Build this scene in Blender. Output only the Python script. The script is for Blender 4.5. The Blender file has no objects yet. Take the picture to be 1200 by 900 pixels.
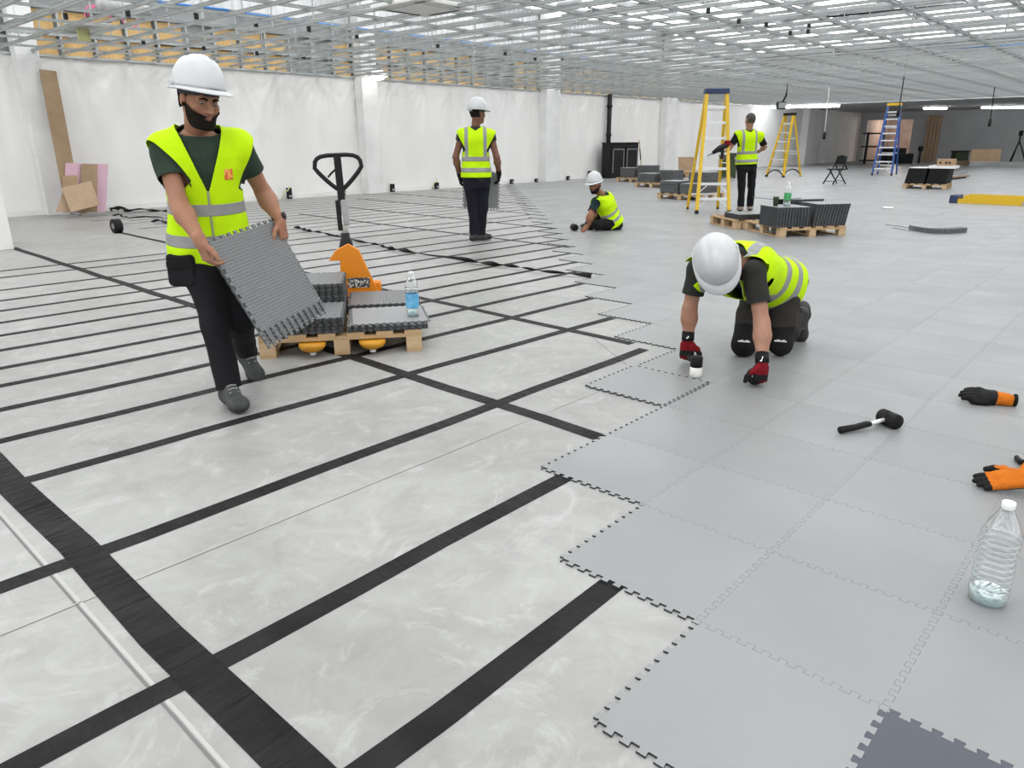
import bpy, bmesh, math, random
import numpy as np
from mathutils import Vector, Matrix
random.seed(7)
rng = np.random.default_rng(7)
scene = bpy.context.scene
COL = scene.collection

# ---------------------------------------------------------------- camera
CAM_F, PITCH, ROLL, YAW = 850.0, 0.322, -0.00634, 0.83372
CAM = np.array([-2.1434, -1.78584, 1.30672])
_d = np.array([math.cos(PITCH) * math.sin(YAW), math.cos(PITCH) * math.cos(YAW), -math.sin(PITCH)])
_r0 = np.array([math.cos(YAW), -math.sin(YAW), 0.0])
_u0 = np.cross(_r0, _d)
_r = math.cos(ROLL) * _r0 + math.sin(ROLL) * _u0
_u = -math.sin(ROLL) * _r0 + math.cos(ROLL) * _u0
FWD = np.array([math.sin(YAW), math.cos(YAW), 0.0])
RGT = _r0.copy()
cd = bpy.data.cameras.new('camera')
cd.sensor_width = 36.0
cd.lens = CAM_F * 36.0 / 1200.0
cd.clip_end = 300
cam = bpy.data.objects.new('camera', cd)
COL.objects.link(cam)
m = Matrix.Identity(4)
for i in range(3):
    m[i][0], m[i][1], m[i][2], m[i][3] = _r[i], _u[i], -_d[i], CAM[i]
cam.matrix_world = m
scene.camera = cam

# ---------------------------------------------------------------- world, exposure
world = bpy.data.worlds.new('world')
scene.world = world
world.use_nodes = True
world.node_tree.nodes['Background'].inputs[0].default_value = (0.93, 0.96, 1.0, 1)
world.node_tree.nodes['Background'].inputs[1].default_value = 0.9
scene.view_settings.view_transform = 'Standard'
scene.view_settings.look = 'None'
scene.view_settings.gamma = 1
scene.view_settings.use_curve_mapping = False
scene.view_settings.exposure = 0.66
scene.cycles.use_denoising = True
scene.cycles.max_bounces = 7
scene.cycles.diffuse_bounces = 4
scene.cycles.glossy_bounces = 3
scene.cycles.transmission_bounces = 7
scene.cycles.transparent_max_bounces = 8
scene.cycles.caustics_reflective = False
scene.cycles.caustics_refractive = False
scene.cycles.sample_clamp_indirect = 6

ROOF_LIGHT = 2.3          # radiance of the translucent roof lights
CEIL = 2.95               # height of the hung ceiling grid
WALL = 14.9               # y of the long plastered wall
END = 50.0                # x of the far end wall

# ---------------------------------------------------------------- points
def ray(x, y):
    return _d + _r * (x - 600) / CAM_F - _u * (y - 450) / CAM_F
def G(x, y, z=0.0):
    """Point of the plane at height z that lies on the sight line through x, y of the 1200x900 frame."""
    v = ray(x, y)
    return CAM + v * (z - CAM[2]) / v[2]
def at(x, y, s):
    """Point on that sight line, s metres ahead of the camera along the floor."""
    v = ray(x, y)
    return CAM + v * s / (v @ FWD)
def on_y(x, y, yy):
    v = ray(x, y)
    return CAM + v * (yy - CAM[1]) / v[1]
def ahead(X):
    return (np.asarray(X) - CAM) @ FWD
def rel(a, s, z=0.0):
    """Point a metres to the right and s ahead of the camera, at height z."""
    p = CAM + RGT * a + FWD * s
    return np.array([p[0], p[1], z])

# ---------------------------------------------------------------- objects
def link(o):
    COL.objects.link(o)
    return o
def tag(o, label=None, cat=None, group=None, kind=None):
    if label: o['label'] = label
    if cat: o['category'] = cat
    if group: o['group'] = group
    if kind: o['kind'] = kind
    return o
def empty(name, loc=(0, 0, 0), rz=0.0, label=None, cat=None, group=None, kind=None, parent=None):
    o = bpy.data.objects.new(name, None)
    o.empty_display_size = 0.1
    o.location = [float(c) for c in loc]
    o.rotation_euler = (0, 0, rz)
    if parent is not None: o.parent = parent
    link(o)
    return tag(o, label, cat, group, kind)
def inst(name, mesh, parent=None, loc=(0, 0, 0), rot=(0, 0, 0), scale=None):
    o = bpy.data.objects.new(name, mesh)
    o.location = [float(c) for c in loc]
    o.rotation_euler = rot
    if scale is not None: o.scale = scale
    if parent is not None: o.parent = parent
    return link(o)
def copy_tree(o, parent=None, kids=None):
    kids = kids or {}
    c = o.copy()
    link(c)
    if parent is not None: c.parent = parent
    for ch in list(o.children):
        copy_tree(ch, c)
    return c

class MB:
    """Collects boxes, bars, tubes, prisms and lathes into one mesh."""
    def __init__(self):
        self.v, self.f, self.mi, self.sm = [], [], [], []
        self.cur, self.smooth = 0, False
    def mat(self, i, smooth=False):
        self.cur, self.smooth = i, smooth
        return self
    def add(self, vs, fs):
        n = len(self.v)
        self.v += [tuple(float(c) for c in v) for v in vs]
        for f in fs:
            self.f.append([n + i for i in f]); self.mi.append(self.cur); self.sm.append(self.smooth)
        return self
    def box(self, lo, hi, M=None):
        x0, y0, z0 = lo; x1, y1, z1 = hi
        vs = [(x0, y0, z0), (x1, y0, z0), (x1, y1, z0), (x0, y1, z0), (x0, y0, z1), (x1, y0, z1), (x1, y1, z1), (x0, y1, z1)]
        if M is not None: vs = [tuple(M @ Vector(v)) for v in vs]
        return self.add(vs, [(0, 3, 2, 1), (4, 5, 6, 7), (0, 1, 5, 4), (1, 2, 6, 5), (2, 3, 7, 6), (3, 0, 4, 7)])
    def bar(self, a, b, w, t, up=(0, 0, 1)):
        """A rectangular bar from a to b, w wide and t deep (t along up)."""
        a, b, up = Vector(a), Vector(b), Vector(up)
        ax = (b - a).normalized()
        if abs(ax.dot(up)) > 0.98: up = Vector((1, 0, 0))
        s = ax.cross(up).normalized() * (w / 2)
        n = s.normalized().cross(ax).normalized() * (t / 2)
        vs = [a - s - n, a + s - n, a + s + n, a - s + n, b - s - n, b + s - n, b + s + n, b - s + n]
        return self.add(vs, [(0, 1, 2, 3), (7, 6, 5, 4), (4, 5, 1, 0), (5, 6, 2, 1), (6, 7, 3, 2), (7, 4, 0, 3)])
    def tube(self, pts, r, n=8, close=False, taper=None):
        pts = [Vector(p) for p in pts]
        rings, k = [], len(pts)
        side = None
        for i, p in enumerate(pts):
            if close: t = pts[(i + 1) % k] - pts[i - 1]
            else: t = pts[min(i + 1, k - 1)] - pts[max(i - 1, 0)]
            t.normalize()
            if side is None:
                side = t.orthogonal().normalized()
            side = (side - t * side.dot(t)).normalized()
            o = t.cross(side)
            rr = r if taper is None else taper[i]
            rings.append([p + (side * math.cos(2 * math.pi * j / n) + o * math.sin(2 * math.pi * j / n)) * rr for j in range(n)])
        vs = [v for rg in rings for v in rg]
        fs = []
        for i in range(k if close else k - 1):
            for j in range(n):
                a, b = i * n, ((i + 1) % k) * n
                fs.append((a + j, a + (j + 1) % n, b + (j + 1) % n, b + j))
        if not close:
            fs.append(tuple(range(n - 1, -1, -1))); fs.append(tuple((k - 1) * n + j for j in range(n)))
        return self.add(vs, fs)
    def lathe(self, prof, n=24, M=None, cap=True):
        vs, fs = [], []
        for r, z in prof:
            for j in range(n):
                a = 2 * math.pi * j / n
                vs.append((r * math.cos(a), r * math.sin(a), z))
        for i in range(len(prof) - 1):
            for j in range(n):
                fs.append((i * n + j, i * n + (j + 1) % n, (i + 1) * n + (j + 1) % n, (i + 1) * n + j))
        if cap:
            fs.append(tuple(range(n - 1, -1, -1))); fs.append(tuple((len(prof) - 1) * n + j for j in range(n)))
        if M is not None: vs = [tuple(M @ Vector(v)) for v in vs]
        return self.add(vs, fs)
    def prism(self, poly, z0, z1, M=None, side=None):
        n = len(poly)
        vs = [(x, y, z0) for x, y in poly] + [(x, y, z1) for x, y in poly]
        if M is not None: vs = [tuple(M @ Vector(v)) for v in vs]
        c = self.cur
        self.add(vs, [tuple(range(n - 1, -1, -1)), tuple(range(n, 2 * n))])
        k = len(self.v) - 2 * n
        if side is not None: self.cur = side
        for i in range(n):
            j = (i + 1) % n
            self.f.append([k + i, k + j, k + n + j, k + n + i]); self.mi.append(self.cur); self.sm.append(self.smooth)
        self.cur = c
        return self
    def mesh(self, name, mats):
        me = bpy.data.meshes.new(name)
        me.from_pydata(self.v, [], self.f)
        for mt in (mats if isinstance(mats, (list, tuple)) else [mats]): me.materials.append(mt)
        me.polygons.foreach_set('material_index', self.mi)
        me.polygons.foreach_set('use_smooth', self.sm)
        me.update()
        return me
    def build(self, name, mats, parent=None, loc=(0, 0, 0), rot=(0, 0, 0), bevel=0.0):
        o = inst(name, self.mesh(name, mats), parent, loc, rot)
        if bevel:
            b = o.modifiers.new('bevel', 'BEVEL')
            b.width = bevel; b.segments = 2; b.limit_method = 'ANGLE'; b.angle_limit = 0.7
        return o

# ---------------------------------------------------------------- materials
def mat(name, color, rough=0.6, metal=0.0, spec=0.5, **kw):
    mt = bpy.data.materials.new(name)
    mt.use_nodes = True
    nt = mt.node_tree
    b = nt.nodes['Principled BSDF']
    b.inputs['Base Color'].default_value = (*color, 1)
    b.inputs['Roughness'].default_value = rough
    b.inputs['Metallic'].default_value = metal
    b.inputs['Specular IOR Level'].default_value = spec
    for k, v in kw.items():
        b.inputs[k.replace('_', ' ')].default_value = v
    return mt
def node(nt, kind, **kw):
    n = nt.nodes.new(kind)
    for k, v in kw.items():
        if k.startswith('i_'):
            key = k[2:].replace('_', ' ')
            n.inputs[int(key) if key.isdigit() else key].default_value = v
        else:
            setattr(n, k, v)
    return n
def noisy(name, c0, c1, scale=4.0, rough=(0.5, 0.7), detail=6, bump=0.0, bscale=60.0, metal=0.0, spec=0.5, stretch=None, coord='Object', lo=0.35, hi=0.65):
    """Colour and gloss that drift with a noise, with fine relief."""
    mt = mat(name, c0, rough[0], metal, spec)
    nt = mt.node_tree; b = nt.nodes['Principled BSDF']
    tc = node(nt, 'ShaderNodeTexCoord')
    mp = node(nt, 'ShaderNodeMapping')
    if stretch: mp.inputs['Scale'].default_value = stretch
    nt.links.new(tc.outputs[coord], mp.inputs[0])
    nz = node(nt, 'ShaderNodeTexNoise', i_Scale=scale, i_Detail=detail, i_Roughness=0.62)
    nt.links.new(mp.outputs[0], nz.inputs['Vector'])
    mr = node(nt, 'ShaderNodeMapRange', i_1=lo, i_2=hi)
    nt.links.new(nz.outputs[0], mr.inputs[0])
    mx = node(nt, 'ShaderNodeMix', data_type='RGBA')
    mx.inputs[6].default_value = (*c0, 1); mx.inputs[7].default_value = (*c1, 1)
    nt.links.new(mr.outputs[0], mx.inputs[0])
    nt.links.new(mx.outputs[2], b.inputs['Base Color'])
    r = node(nt, 'ShaderNodeMapRange', i_3=rough[0], i_4=rough[1])
    nt.links.new(mr.outputs[0], r.inputs[0])
    nt.links.new(r.outputs[0], b.inputs['Roughness'])
    if bump:
        n2 = node(nt, 'ShaderNodeTexNoise', i_Scale=bscale, i_Detail=3)
        nt.links.new(mp.outputs[0], n2.inputs['Vector'])
        bp = node(nt, 'ShaderNodeBump', i_Strength=bump, i_Distance=0.01)
        nt.links.new(n2.outputs[0], bp.inputs['Height'])
        nt.links.new(bp.outputs[0], b.inputs['Normal'])
    return mt
def emit(name, color, strength):
    mt = bpy.data.materials.new(name); mt.use_nodes = True
    nt = mt.node_tree; nt.nodes.clear()
    e = node(nt, 'ShaderNodeEmission'); o = node(nt, 'ShaderNodeOutputMaterial')
    e.inputs[0].default_value = (*color, 1); e.inputs[1].default_value = strength
    nt.links.new(e.outputs[0], o.inputs[0])
    return mt
def glass_plastic(name, tint=(0.93, 0.97, 0.97)):
    """Thin clear plastic: mostly see-through, glossy where it curves away."""
    mt = bpy.data.materials.new(name); mt.use_nodes = True
    nt = mt.node_tree; nt.nodes.clear()
    o = node(nt, 'ShaderNodeOutputMaterial')
    t = node(nt, 'ShaderNodeBsdfTransparent'); t.inputs[0].default_value = (*tint, 1)
    g = node(nt, 'ShaderNodeBsdfGlossy', i_Roughness=0.06); g.inputs[0].default_value = (0.9, 0.93, 0.93, 1)
    lw = node(nt, 'ShaderNodeLayerWeight', i_Blend=0.45)
    mr = node(nt, 'ShaderNodeMapRange', i_3=0.05, i_4=0.9)
    nt.links.new(lw.outputs['Facing'], mr.inputs[0])
    mx = node(nt, 'ShaderNodeMixShader')
    nt.links.new(mr.outputs[0], mx.inputs[0]); nt.links.new(t.outputs[0], mx.inputs[1]); nt.links.new(g.outputs[0], mx.inputs[2])
    nt.links.new(mx.outputs[0], o.inputs[0])
    return mt

M = {}
M['plaster'] = noisy('white_plaster', (0.87, 0.86, 0.84), (0.79, 0.78, 0.76), 0.9, (0.8, 0.9), bump=0.12, bscale=14)
M['sheet'] = noisy('white_sheeting', (0.89, 0.88, 0.86), (0.82, 0.81, 0.79), 0.8, (0.5, 0.65), bump=0.25, bscale=6, stretch=(1, 1, 0.35))
M['column'] = noisy('column_render', (0.82, 0.82, 0.81), (0.72, 0.72, 0.71), 1.5, (0.8, 0.9), bump=0.1)
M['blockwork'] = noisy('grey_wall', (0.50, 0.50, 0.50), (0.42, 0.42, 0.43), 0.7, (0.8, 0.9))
M['galv'] = noisy('galvanised_steel', (0.50, 0.525, 0.525), (0.38, 0.405, 0.405), 3.0, (0.35, 0.5), metal=0.35)
M['galv_dark'] = noisy('grey_steel', (0.36, 0.38, 0.38), (0.26, 0.27, 0.28), 2.0, (0.45, 0.6), metal=0.3)
M['deck'] = noisy('white_roof_sheet', (0.82, 0.83, 0.83), (0.70, 0.71, 0.72), 1.2, (0.5, 0.6))
M['osb'] = noisy('strand_board', (0.80, 0.55, 0.25), (0.62, 0.38, 0.14), 14, (0.7, 0.8), detail=4, bump=0.2, bscale=40, stretch=(1, 1, 2.2))
M['rooflight'] = emit('translucent_roof_light', (0.985, 1.0, 1.005), ROOF_LIGHT)
M['lamp'] = emit('lit_lamp', (1.0, 0.97, 0.92), 7)
M['lamp_tube'] = emit('lit_tube', (0.95, 0.98, 1.0), 26)
M['black'] = mat('black_plastic', (0.011, 0.011, 0.012), 0.5, spec=0.25)
M['rubber'] = mat('black_rubber', (0.012, 0.012, 0.013), 0.6, spec=0.2)
M['blacksteel'] = mat('black_steel', (0.008, 0.008, 0.009), 0.45, 0.0, 0.3)
M['white'] = mat('white_plastic', (0.82, 0.83, 0.83), 0.35)
M['offwhite'] = mat('off_white_metal', (0.66, 0.66, 0.64), 0.4)
M['yellow'] = mat('yellow_fibreglass', (0.72, 0.46, 0.015), 0.4)
M['blue'] = mat('blue_fibreglass', (0.015, 0.08, 0.32), 0.4)
M['navy'] = mat('navy_plastic', (0.02, 0.035, 0.10), 0.45)
M['alu'] = mat('aluminium', (0.80, 0.81, 0.82), 0.35, 0.2)
M['orange'] = mat('orange_paint', (0.74, 0.24, 0.008), 0.38)
M['yellowpaint'] = mat('amber_paint', (0.60, 0.27, 0.01), 0.45)
M['pine'] = noisy('pallet_pine', (0.54, 0.37, 0.20), (0.41, 0.27, 0.14), 5, (0.7, 0.85), bump=0.2, bscale=30, stretch=(1, 6, 6))
M['pine_raw'] = noisy('pale_pine', (0.60, 0.44, 0.27), (0.49, 0.34, 0.19), 6, (0.7, 0.85), stretch=(1, 5, 5))
M['card'] = noisy('brown_board', (0.37, 0.26, 0.155), (0.30, 0.205, 0.12), 3, (0.75, 0.85))
M['card_pale'] = noisy('tan_board', (0.48, 0.34, 0.225), (0.42, 0.295, 0.19), 3, (0.75, 0.85))
M['pink'] = noisy('pink_board', (0.66, 0.42, 0.52), (0.60, 0.38, 0.46), 3, (0.7, 0.85))
M['cardboard'] = noisy('cardboard', (0.40, 0.275, 0.165), (0.34, 0.225, 0.13), 4, (0.8, 0.9))
M['greyhandle'] = noisy('worn_grey_paint', (0.30, 0.30, 0.30), (0.42, 0.42, 0.42), 10, (0.5, 0.7))
M['bluepipe'] = mat('blue_pipe', (0.02, 0.17, 0.50), 0.4)
M['pinkcable'] = mat('pink_cable', (0.75, 0.12, 0.25), 0.5)
M['bottle'] = glass_plastic('clear_bottle_plastic', (0.955, 0.975, 0.975))
M['bottle_base'] = glass_plastic('thick_bottle_plastic', (0.72, 0.82, 0.83))
M['water'] = glass_plastic('water', (0.86, 0.93, 0.93))
M['cap'] = mat('white_cap', (0.86, 0.87, 0.87), 0.35)
M['bluelabel'] = noisy('blue_label', (0.05, 0.34, 0.62), (0.22, 0.52, 0.76), 20, (0.4, 0.5))
M['greenlabel'] = noisy('green_label', (0.03, 0.30, 0.08), (0.10, 0.42, 0.16), 20, (0.4, 0.5))
M['darkgreen'] = noisy('dark_green_cloth', (0.03, 0.045, 0.02), (0.05, 0.07, 0.03), 8, (0.8, 0.9))
# ================================================================= floor
T = 0.5                    # tile pitch
TH = 0.007                 # tile thickness
def concrete_material():
    mt = mat('concrete_slab', (0.5, 0.5, 0.49), 0.5)
    nt = mt.node_tree; b = nt.nodes['Principled BSDF']
    tc = node(nt, 'ShaderNodeTexCoord')
    n1 = node(nt, 'ShaderNodeTexNoise', i_Scale=0.55, i_Detail=8, i_Roughness=0.6)
    n2 = node(nt, 'ShaderNodeTexNoise', i_Scale=5.0, i_Detail=9, i_Roughness=0.7, i_Distortion=0.6)
    n3 = node(nt, 'ShaderNodeTexNoise', i_Scale=2.2, i_Detail=12, i_Roughness=0.72, i_Distortion=3.5)
    n4 = node(nt, 'ShaderNodeTexNoise', i_Scale=140, i_Detail=2)
    for n in (n1, n2, n3, n4): nt.links.new(tc.outputs['Object'], n.inputs['Vector'])
    r1 = node(nt, 'ShaderNodeValToRGB')
    r1.color_ramp.elements[0].position, r1.color_ramp.elements[0].color = 0.33, (0.285, 0.285, 0.279, 1)
    r1.color_ramp.elements[1].position, r1.color_ramp.elements[1].color = 0.66, (0.385, 0.386, 0.380, 1)
    nt.links.new(n1.outputs[0], r1.inputs[0])
    r2 = node(nt, 'ShaderNodeValToRGB')
    r2.color_ramp.elements[0].position, r2.color_ramp.elements[0].color = 0.30, (0.80, 0.79, 0.77, 1)
    r2.color_ramp.elements[1].position, r2.color_ramp.elements[1].color = 0.70, (1.06, 1.06, 1.05, 1)
    nt.links.new(n2.outputs[0], r2.inputs[0])
    mu = node(nt, 'ShaderNodeMix', data_type='RGBA', blend_type='MULTIPLY'); mu.inputs[0].default_value = 1
    nt.links.new(r1.outputs[0], mu.inputs[6]); nt.links.new(r2.outputs[0], mu.inputs[7])
    r3 = node(nt, 'ShaderNodeValToRGB')          # pale scuffs
    r3.color_ramp.elements[0].position, r3.color_ramp.elements[0].color = 0.53, (0, 0, 0, 1)
    r3.color_ramp.elements[1].position, r3.color_ramp.elements[1].color = 0.68, (0.42, 0.42, 0.42, 1)
    nt.links.new(n3.outputs[0], r3.inputs[0])
    mx = node(nt, 'ShaderNodeMix', data_type='RGBA'); mx.inputs[7].default_value = (0.52, 0.52, 0.515, 1)
    nt.links.new(r3.outputs[0], mx.inputs[0]); nt.links.new(mu.outputs[2], mx.inputs[6])
    nt.links.new(mx.outputs[2], b.inputs['Base Color'])
    rr = node(nt, 'ShaderNodeMapRange', i_1=0.3, i_2=0.7, i_3=0.36, i_4=0.52)
    nt.links.new(n1.outputs[0], rr.inputs[0]); nt.links.new(rr.outputs[0], b.inputs['Roughness'])
    bp = node(nt, 'ShaderNodeBump', i_Strength=0.10, i_Distance=0.004)
    ad = node(nt, 'ShaderNodeMath', operation='ADD')
    nt.links.new(n4.outputs[0], ad.inputs[0]); nt.links.new(n2.outputs[0], ad.inputs[1])
    nt.links.new(ad.outputs[0], bp.inputs['Height']); nt.links.new(bp.outputs[0], b.inputs['Normal'])
    return mt
M['concrete'] = concrete_material()
def tile_material(name, c0, c1, rough):
    mt = noisy(name, c0, c1, 1.3, rough, detail=5, bump=0.05, bscale=220, coord='Object')
    nt = mt.node_tree
    oi = node(nt, 'ShaderNodeObjectInfo')
    mp = [n for n in nt.nodes if n.type == 'MAPPING'][0]
    cx = node(nt, 'ShaderNodeCombineXYZ')
    mul = node(nt, 'ShaderNodeMath', operation='MULTIPLY', i_1=40.0)
    nt.links.new(oi.outputs['Random'], mul.inputs[0]); nt.links.new(mul.outputs[0], cx.inputs[0]); nt.links.new(mul.outputs[0], cx.inputs[2])
    nt.links.new(cx.outputs[0], mp.inputs['Location'])
    return mt
M['tile'] = tile_material('grey_vinyl_tile', (0.264, 0.267, 0.272), (0.245, 0.248, 0.252), (0.36, 0.46))
M['tile_edge'] = mat('dark_tile_edge', (0.048, 0.050, 0.053), 0.7, spec=0.2)
M['tile_dark'] = tile_material('slate_vinyl_tile', (0.062, 0.068, 0.090), (0.055, 0.061, 0.080), (0.36, 0.46))
def underside_material():
    mt = mat('studded_tile_underside', (0.20, 0.205, 0.21), 0.42)
    nt = mt.node_tree; b = nt.nodes['Principled BSDF']
    tc = node(nt, 'ShaderNodeTexCoord'); sx = node(nt, 'ShaderNodeSeparateXYZ')
    nt.links.new(tc.outputs['Object'], sx.inputs[0])
    out = []
    for k in (0, 1):
        a = node(nt, 'ShaderNodeMath', operation='MULTIPLY', i_1=2 * math.pi / 0.0165)
        s = node(nt, 'ShaderNodeMath', operation='SINE')
        nt.links.new(sx.outputs[k], a.inputs[0]); nt.links.new(a.outputs[0], s.inputs[0]); out.append(s)
    mu = node(nt, 'ShaderNodeMath', operation='MAXIMUM')
    nt.links.new(out[0].outputs[0], mu.inputs[0]); nt.links.new(out[1].outputs[0], mu.inputs[1])
    bp = node(nt, 'ShaderNodeBump', i_Strength=0.4, i_Distance=0.003)
    nt.links.new(mu.outputs[0], bp.inputs['Height']); nt.links.new(bp.outputs[0], b.inputs['Normal'])
    mr = node(nt, 'ShaderNodeMapRange', i_1=0.2, i_2=1.0)
    nt.links.new(mu.outputs[0], mr.inputs[0])
    mx = node(nt, 'ShaderNodeMix', data_type='RGBA')
    mx.inputs[6].default_value = (0.115, 0.118, 0.122, 1); mx.inputs[7].default_value = (0.185, 0.189, 0.194, 1)
    nt.links.new(mr.outputs[0], mx.inputs[0]); nt.links.new(mx.outputs[2], b.inputs['Base Color'])
    return mt
M['tile_under'] = underside_material()

def tile_outline(n=11, a=0.0085, gap=0.0004):
    P = T / n
    wave = [(0.0, -a), (0.26, -a), (0.30, -a * 0.8), (0.24, a * 0.5), (0.26, a), (0.74, a), (0.76, a * 0.5), (0.70, -a * 0.8), (0.74, -a)]
    side = [((k + s) * P - T / 2, o) for k in range(n) for s, o in wave]
    pts = [(s if i else -T / 2 - a, -T / 2 + o) for i, (s, o) in enumerate(side)]
    pts += [(T / 2 + o, s if i else -T / 2 - a) for i, (s, o) in enumerate(side)]
    pts += [(s, T / 2 + o) for s, o in reversed(side[1:])]
    pts.insert(len(pts) - len(side) + 1, (T / 2 - a, T / 2 - a))
    pts.append((-T / 2 - a, T / 2 - a))
    pts += [(-T / 2 + o, s) for s, o in reversed(side[1:])]
    q = np.array(pts)
    nx, pv = np.roll(q, -1, 0), np.roll(q, 1, 0)
    e1 = (q - pv) / (np.linalg.norm(q - pv, axis=1)[:, None] + 1e-9)
    e2 = (nx - q) / (np.linalg.norm(nx - q, axis=1)[:, None] + 1e-9)
    nn = np.stack([-(e1 + e2)[:, 1], (e1 + e2)[:, 0]], 1)
    nn /= np.linalg.norm(nn, axis=1)[:, None] + 1e-9
    return [tuple(p) for p in q + nn * gap]
OUTLINE = tile_outline()
def tile_mesh(name, top, bottom=None, edge='tile_edge'):
    b = MB()
    n = len(OUTLINE)
    b.mat(0).add([(x, y, TH) for x, y in OUTLINE], [tuple(range(n))])
    b.mat(2).add([(x, y, 0) for x, y in OUTLINE], [tuple(range(n - 1, -1, -1))])
    b.mat(1)
    b.f += [[n + i, n + (i + 1) % n, (i + 1) % n, i] for i in range(n)]
    b.mi += [1] * n; b.sm += [False] * n
    return b.mesh(name, [top, M[edge], bottom or M['tile_under']])
TILE = tile_mesh('floor_tile', M['tile'])
TILE_DARK = tile_mesh('floor_tile_slate', M['tile_dark'])

b = MB(); b.box((-16, -22, -0.12), (END + 6, WALL + 0.4, 0.0))
floor = b.build('floor', M['concrete']); tag(floor, 'pale scuffed concrete slab with grey interlocking tiles laid over half of it', None, None, 'structure')

def v_edge(i):             # first tile line (in tiles) that is still bare concrete in row i
    if i >= 4: return i - 2
    return {3: 1, 2: 1, 1: 0, 0: 0}.get(i, i)
cells = []
for i in range(-24, 90):
    for j in range(-42, 30):
        if j + 1 <= v_edge(i): cells.append((i, j))
def in_view(X, mgn=30):
    q = np.asarray(X, float) - CAM
    z = q @ _d
    if z < 0.2: return False
    x, y = 600 + CAM_F * (q @ _r) / z, 450 - CAM_F * (q @ _u) / z
    return -mgn < x < 1200 + mgn and -mgn < y < 900 + mgn
seen = [(np.linalg.norm(np.array([(i + .5) * T, (j + .5) * T, 0]) - CAM), i, j) for i, j in cells
        if any(in_view(((i + a) * T, (j + c) * T, 0)) for a in (0, .5, 1) for c in (0, .5, 1))]
seen.sort()
near = {(i, j) for _, i, j in seen[:298]}
for i, j in sorted(near):
    z, rot, dx, dy = 0.0, (0, 0, 0), 0.0, 0.0
    if (i, j) == (2, 0): z, rot, dx, dy = 0.0035, (0.004, -0.006, 0.004), -0.009, 0.006
    inst('floor_tile', TILE_DARK if (i, j) == (-2, -4) else TILE, floor, ((i + .5) * T + dx, (j + .5) * T + dy, z), rot)
b = MB()
for i, j in cells:
    if (i, j) in near: continue
    x, y = i * T, j * T
    b.add([(x, y, TH), (x + T, y, TH), (x + T, y + T, TH), (x, y + T, TH)], [(0, 1, 2, 3)])
    if j + 1 == v_edge(i):
        b.mat(1).add([(x, y + T, TH), (x + T, y + T, TH), (x + T, y + T, 0), (x, y + T, 0)], [(0, 1, 2, 3)]).mat(0)
    if (i - 1, j) not in near and j + 1 > v_edge(i - 1):
        b.mat(1).add([(x, y, TH), (x, y + T, TH), (x, y + T, 0), (x, y, 0)], [(0, 1, 2, 3)]).mat(0)
o = b.build('floor_tile_field', [M['tile'], M['tile_edge']], floor); tag(o, kind='stuff')

# saw cuts and joints in the slab
M['joint_pale'] = mat('pale_joint_filler', (0.44, 0.435, 0.42), 0.7)
M['joint_dark'] = mat('dark_saw_cut', (0.16, 0.16, 0.155), 0.8)
def strip(pts, w, z, name, mt, parent=None, steps=1):
    b = MB()
    P = [np.asarray(p, float) for p in pts]
    for a, c in zip(P[:-1], P[1:]):
        t = (c - a) / np.linalg.norm(c - a); n = np.array([-t[1], t[0], 0]) * w / 2
        b.add([a - n + (0, 0, z), c - n + (0, 0, z), c + n + (0, 0, z), a + n + (0, 0, z)], [(0, 1, 2, 3)])
    return b.build(name, mt, parent)
def through(p, q, e0, e1):
    t = (q - p) / np.linalg.norm(q - p)
    return p - t * e0, q + t * e1
j1 = through(G(0, 600), G(264, 898), 6, 1.5)
strip(j1, 0.010, 0.0008, 'slab_joint', M['joint_pale'], floor)
strip([p + np.array([-0.012, 0.0, 0]) for p in j1], 0.008, 0.0007, 'slab_joint', M['joint_dark'], floor)
j2 = through(G(138, 688), G(697, 460), 1.5, 0.5)
strip(j2, 0.005, 0.0008, 'slab_joint', M['joint_pale'], floor)
strip([p + np.array([0.0, -0.006, 0]) for p in j2], 0.004, 0.0007, 'slab_joint', M['joint_dark'], floor)
strip((G(560, 330) * [1, 1, 0] * 0 + G(690, 392), G(735, 428)), 0.006, 0.0007, 'slab_joint', M['joint_dark'], floor)

# ---------------------------------------------------------------- black tape on the slab
def tape_material(name, cross, strength):
    mt = mat(name, (0.014, 0.014, 0.015), 0.55, spec=0.10)
    nt = mt.node_tree; b = nt.nodes['Principled BSDF']
    tc = node(nt, 'ShaderNodeTexCoord'); mp = node(nt, 'ShaderNodeMapping'); mp.inputs['Scale'].default_value = cross
    mp.inputs['Rotation'].default_value = (0, 0, 0.5)
    nt.links.new(tc.outputs['Object'], mp.inputs[0])
    nz = node(nt, 'ShaderNodeTexNoise', i_Scale=1.0, i_Detail=2, i_Distortion=0.4)
    nt.links.new(mp.outputs[0], nz.inputs['Vector'])
    bp = node(nt, 'ShaderNodeBump', i_Strength=strength, i_Distance=0.03)
    nt.links.new(nz.outputs[0], bp.inputs['Height']); nt.links.new(bp.outputs[0], b.inputs['Normal'])
    n2 = node(nt, 'ShaderNodeTexNoise', i_Scale=3.0, i_Detail=5)
    nt.links.new(tc.outputs['Object'], n2.inputs['Vector'])
    rp = node(nt, 'ShaderNodeValToRGB')
    rp.color_ramp.elements[0].position, rp.color_ramp.elements[0].color = 0.35, (0.009, 0.009, 0.010, 1)
    rp.color_ramp.elements[1].position, rp.color_ramp.elements[1].color = 0.7, (0.026, 0.026, 0.025, 1)
    nt.links.new(n2.outputs[0], rp.inputs[0]); nt.links.new(rp.outputs[0], b.inputs['Base Color'])
    return mt
M['tape'] = tape_material('black_tape', (26, 9, 1), 0.5)
M['tape_rib'] = tape_material('wrinkled_black_tape', (30, 5, 1), 1.0)
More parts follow.
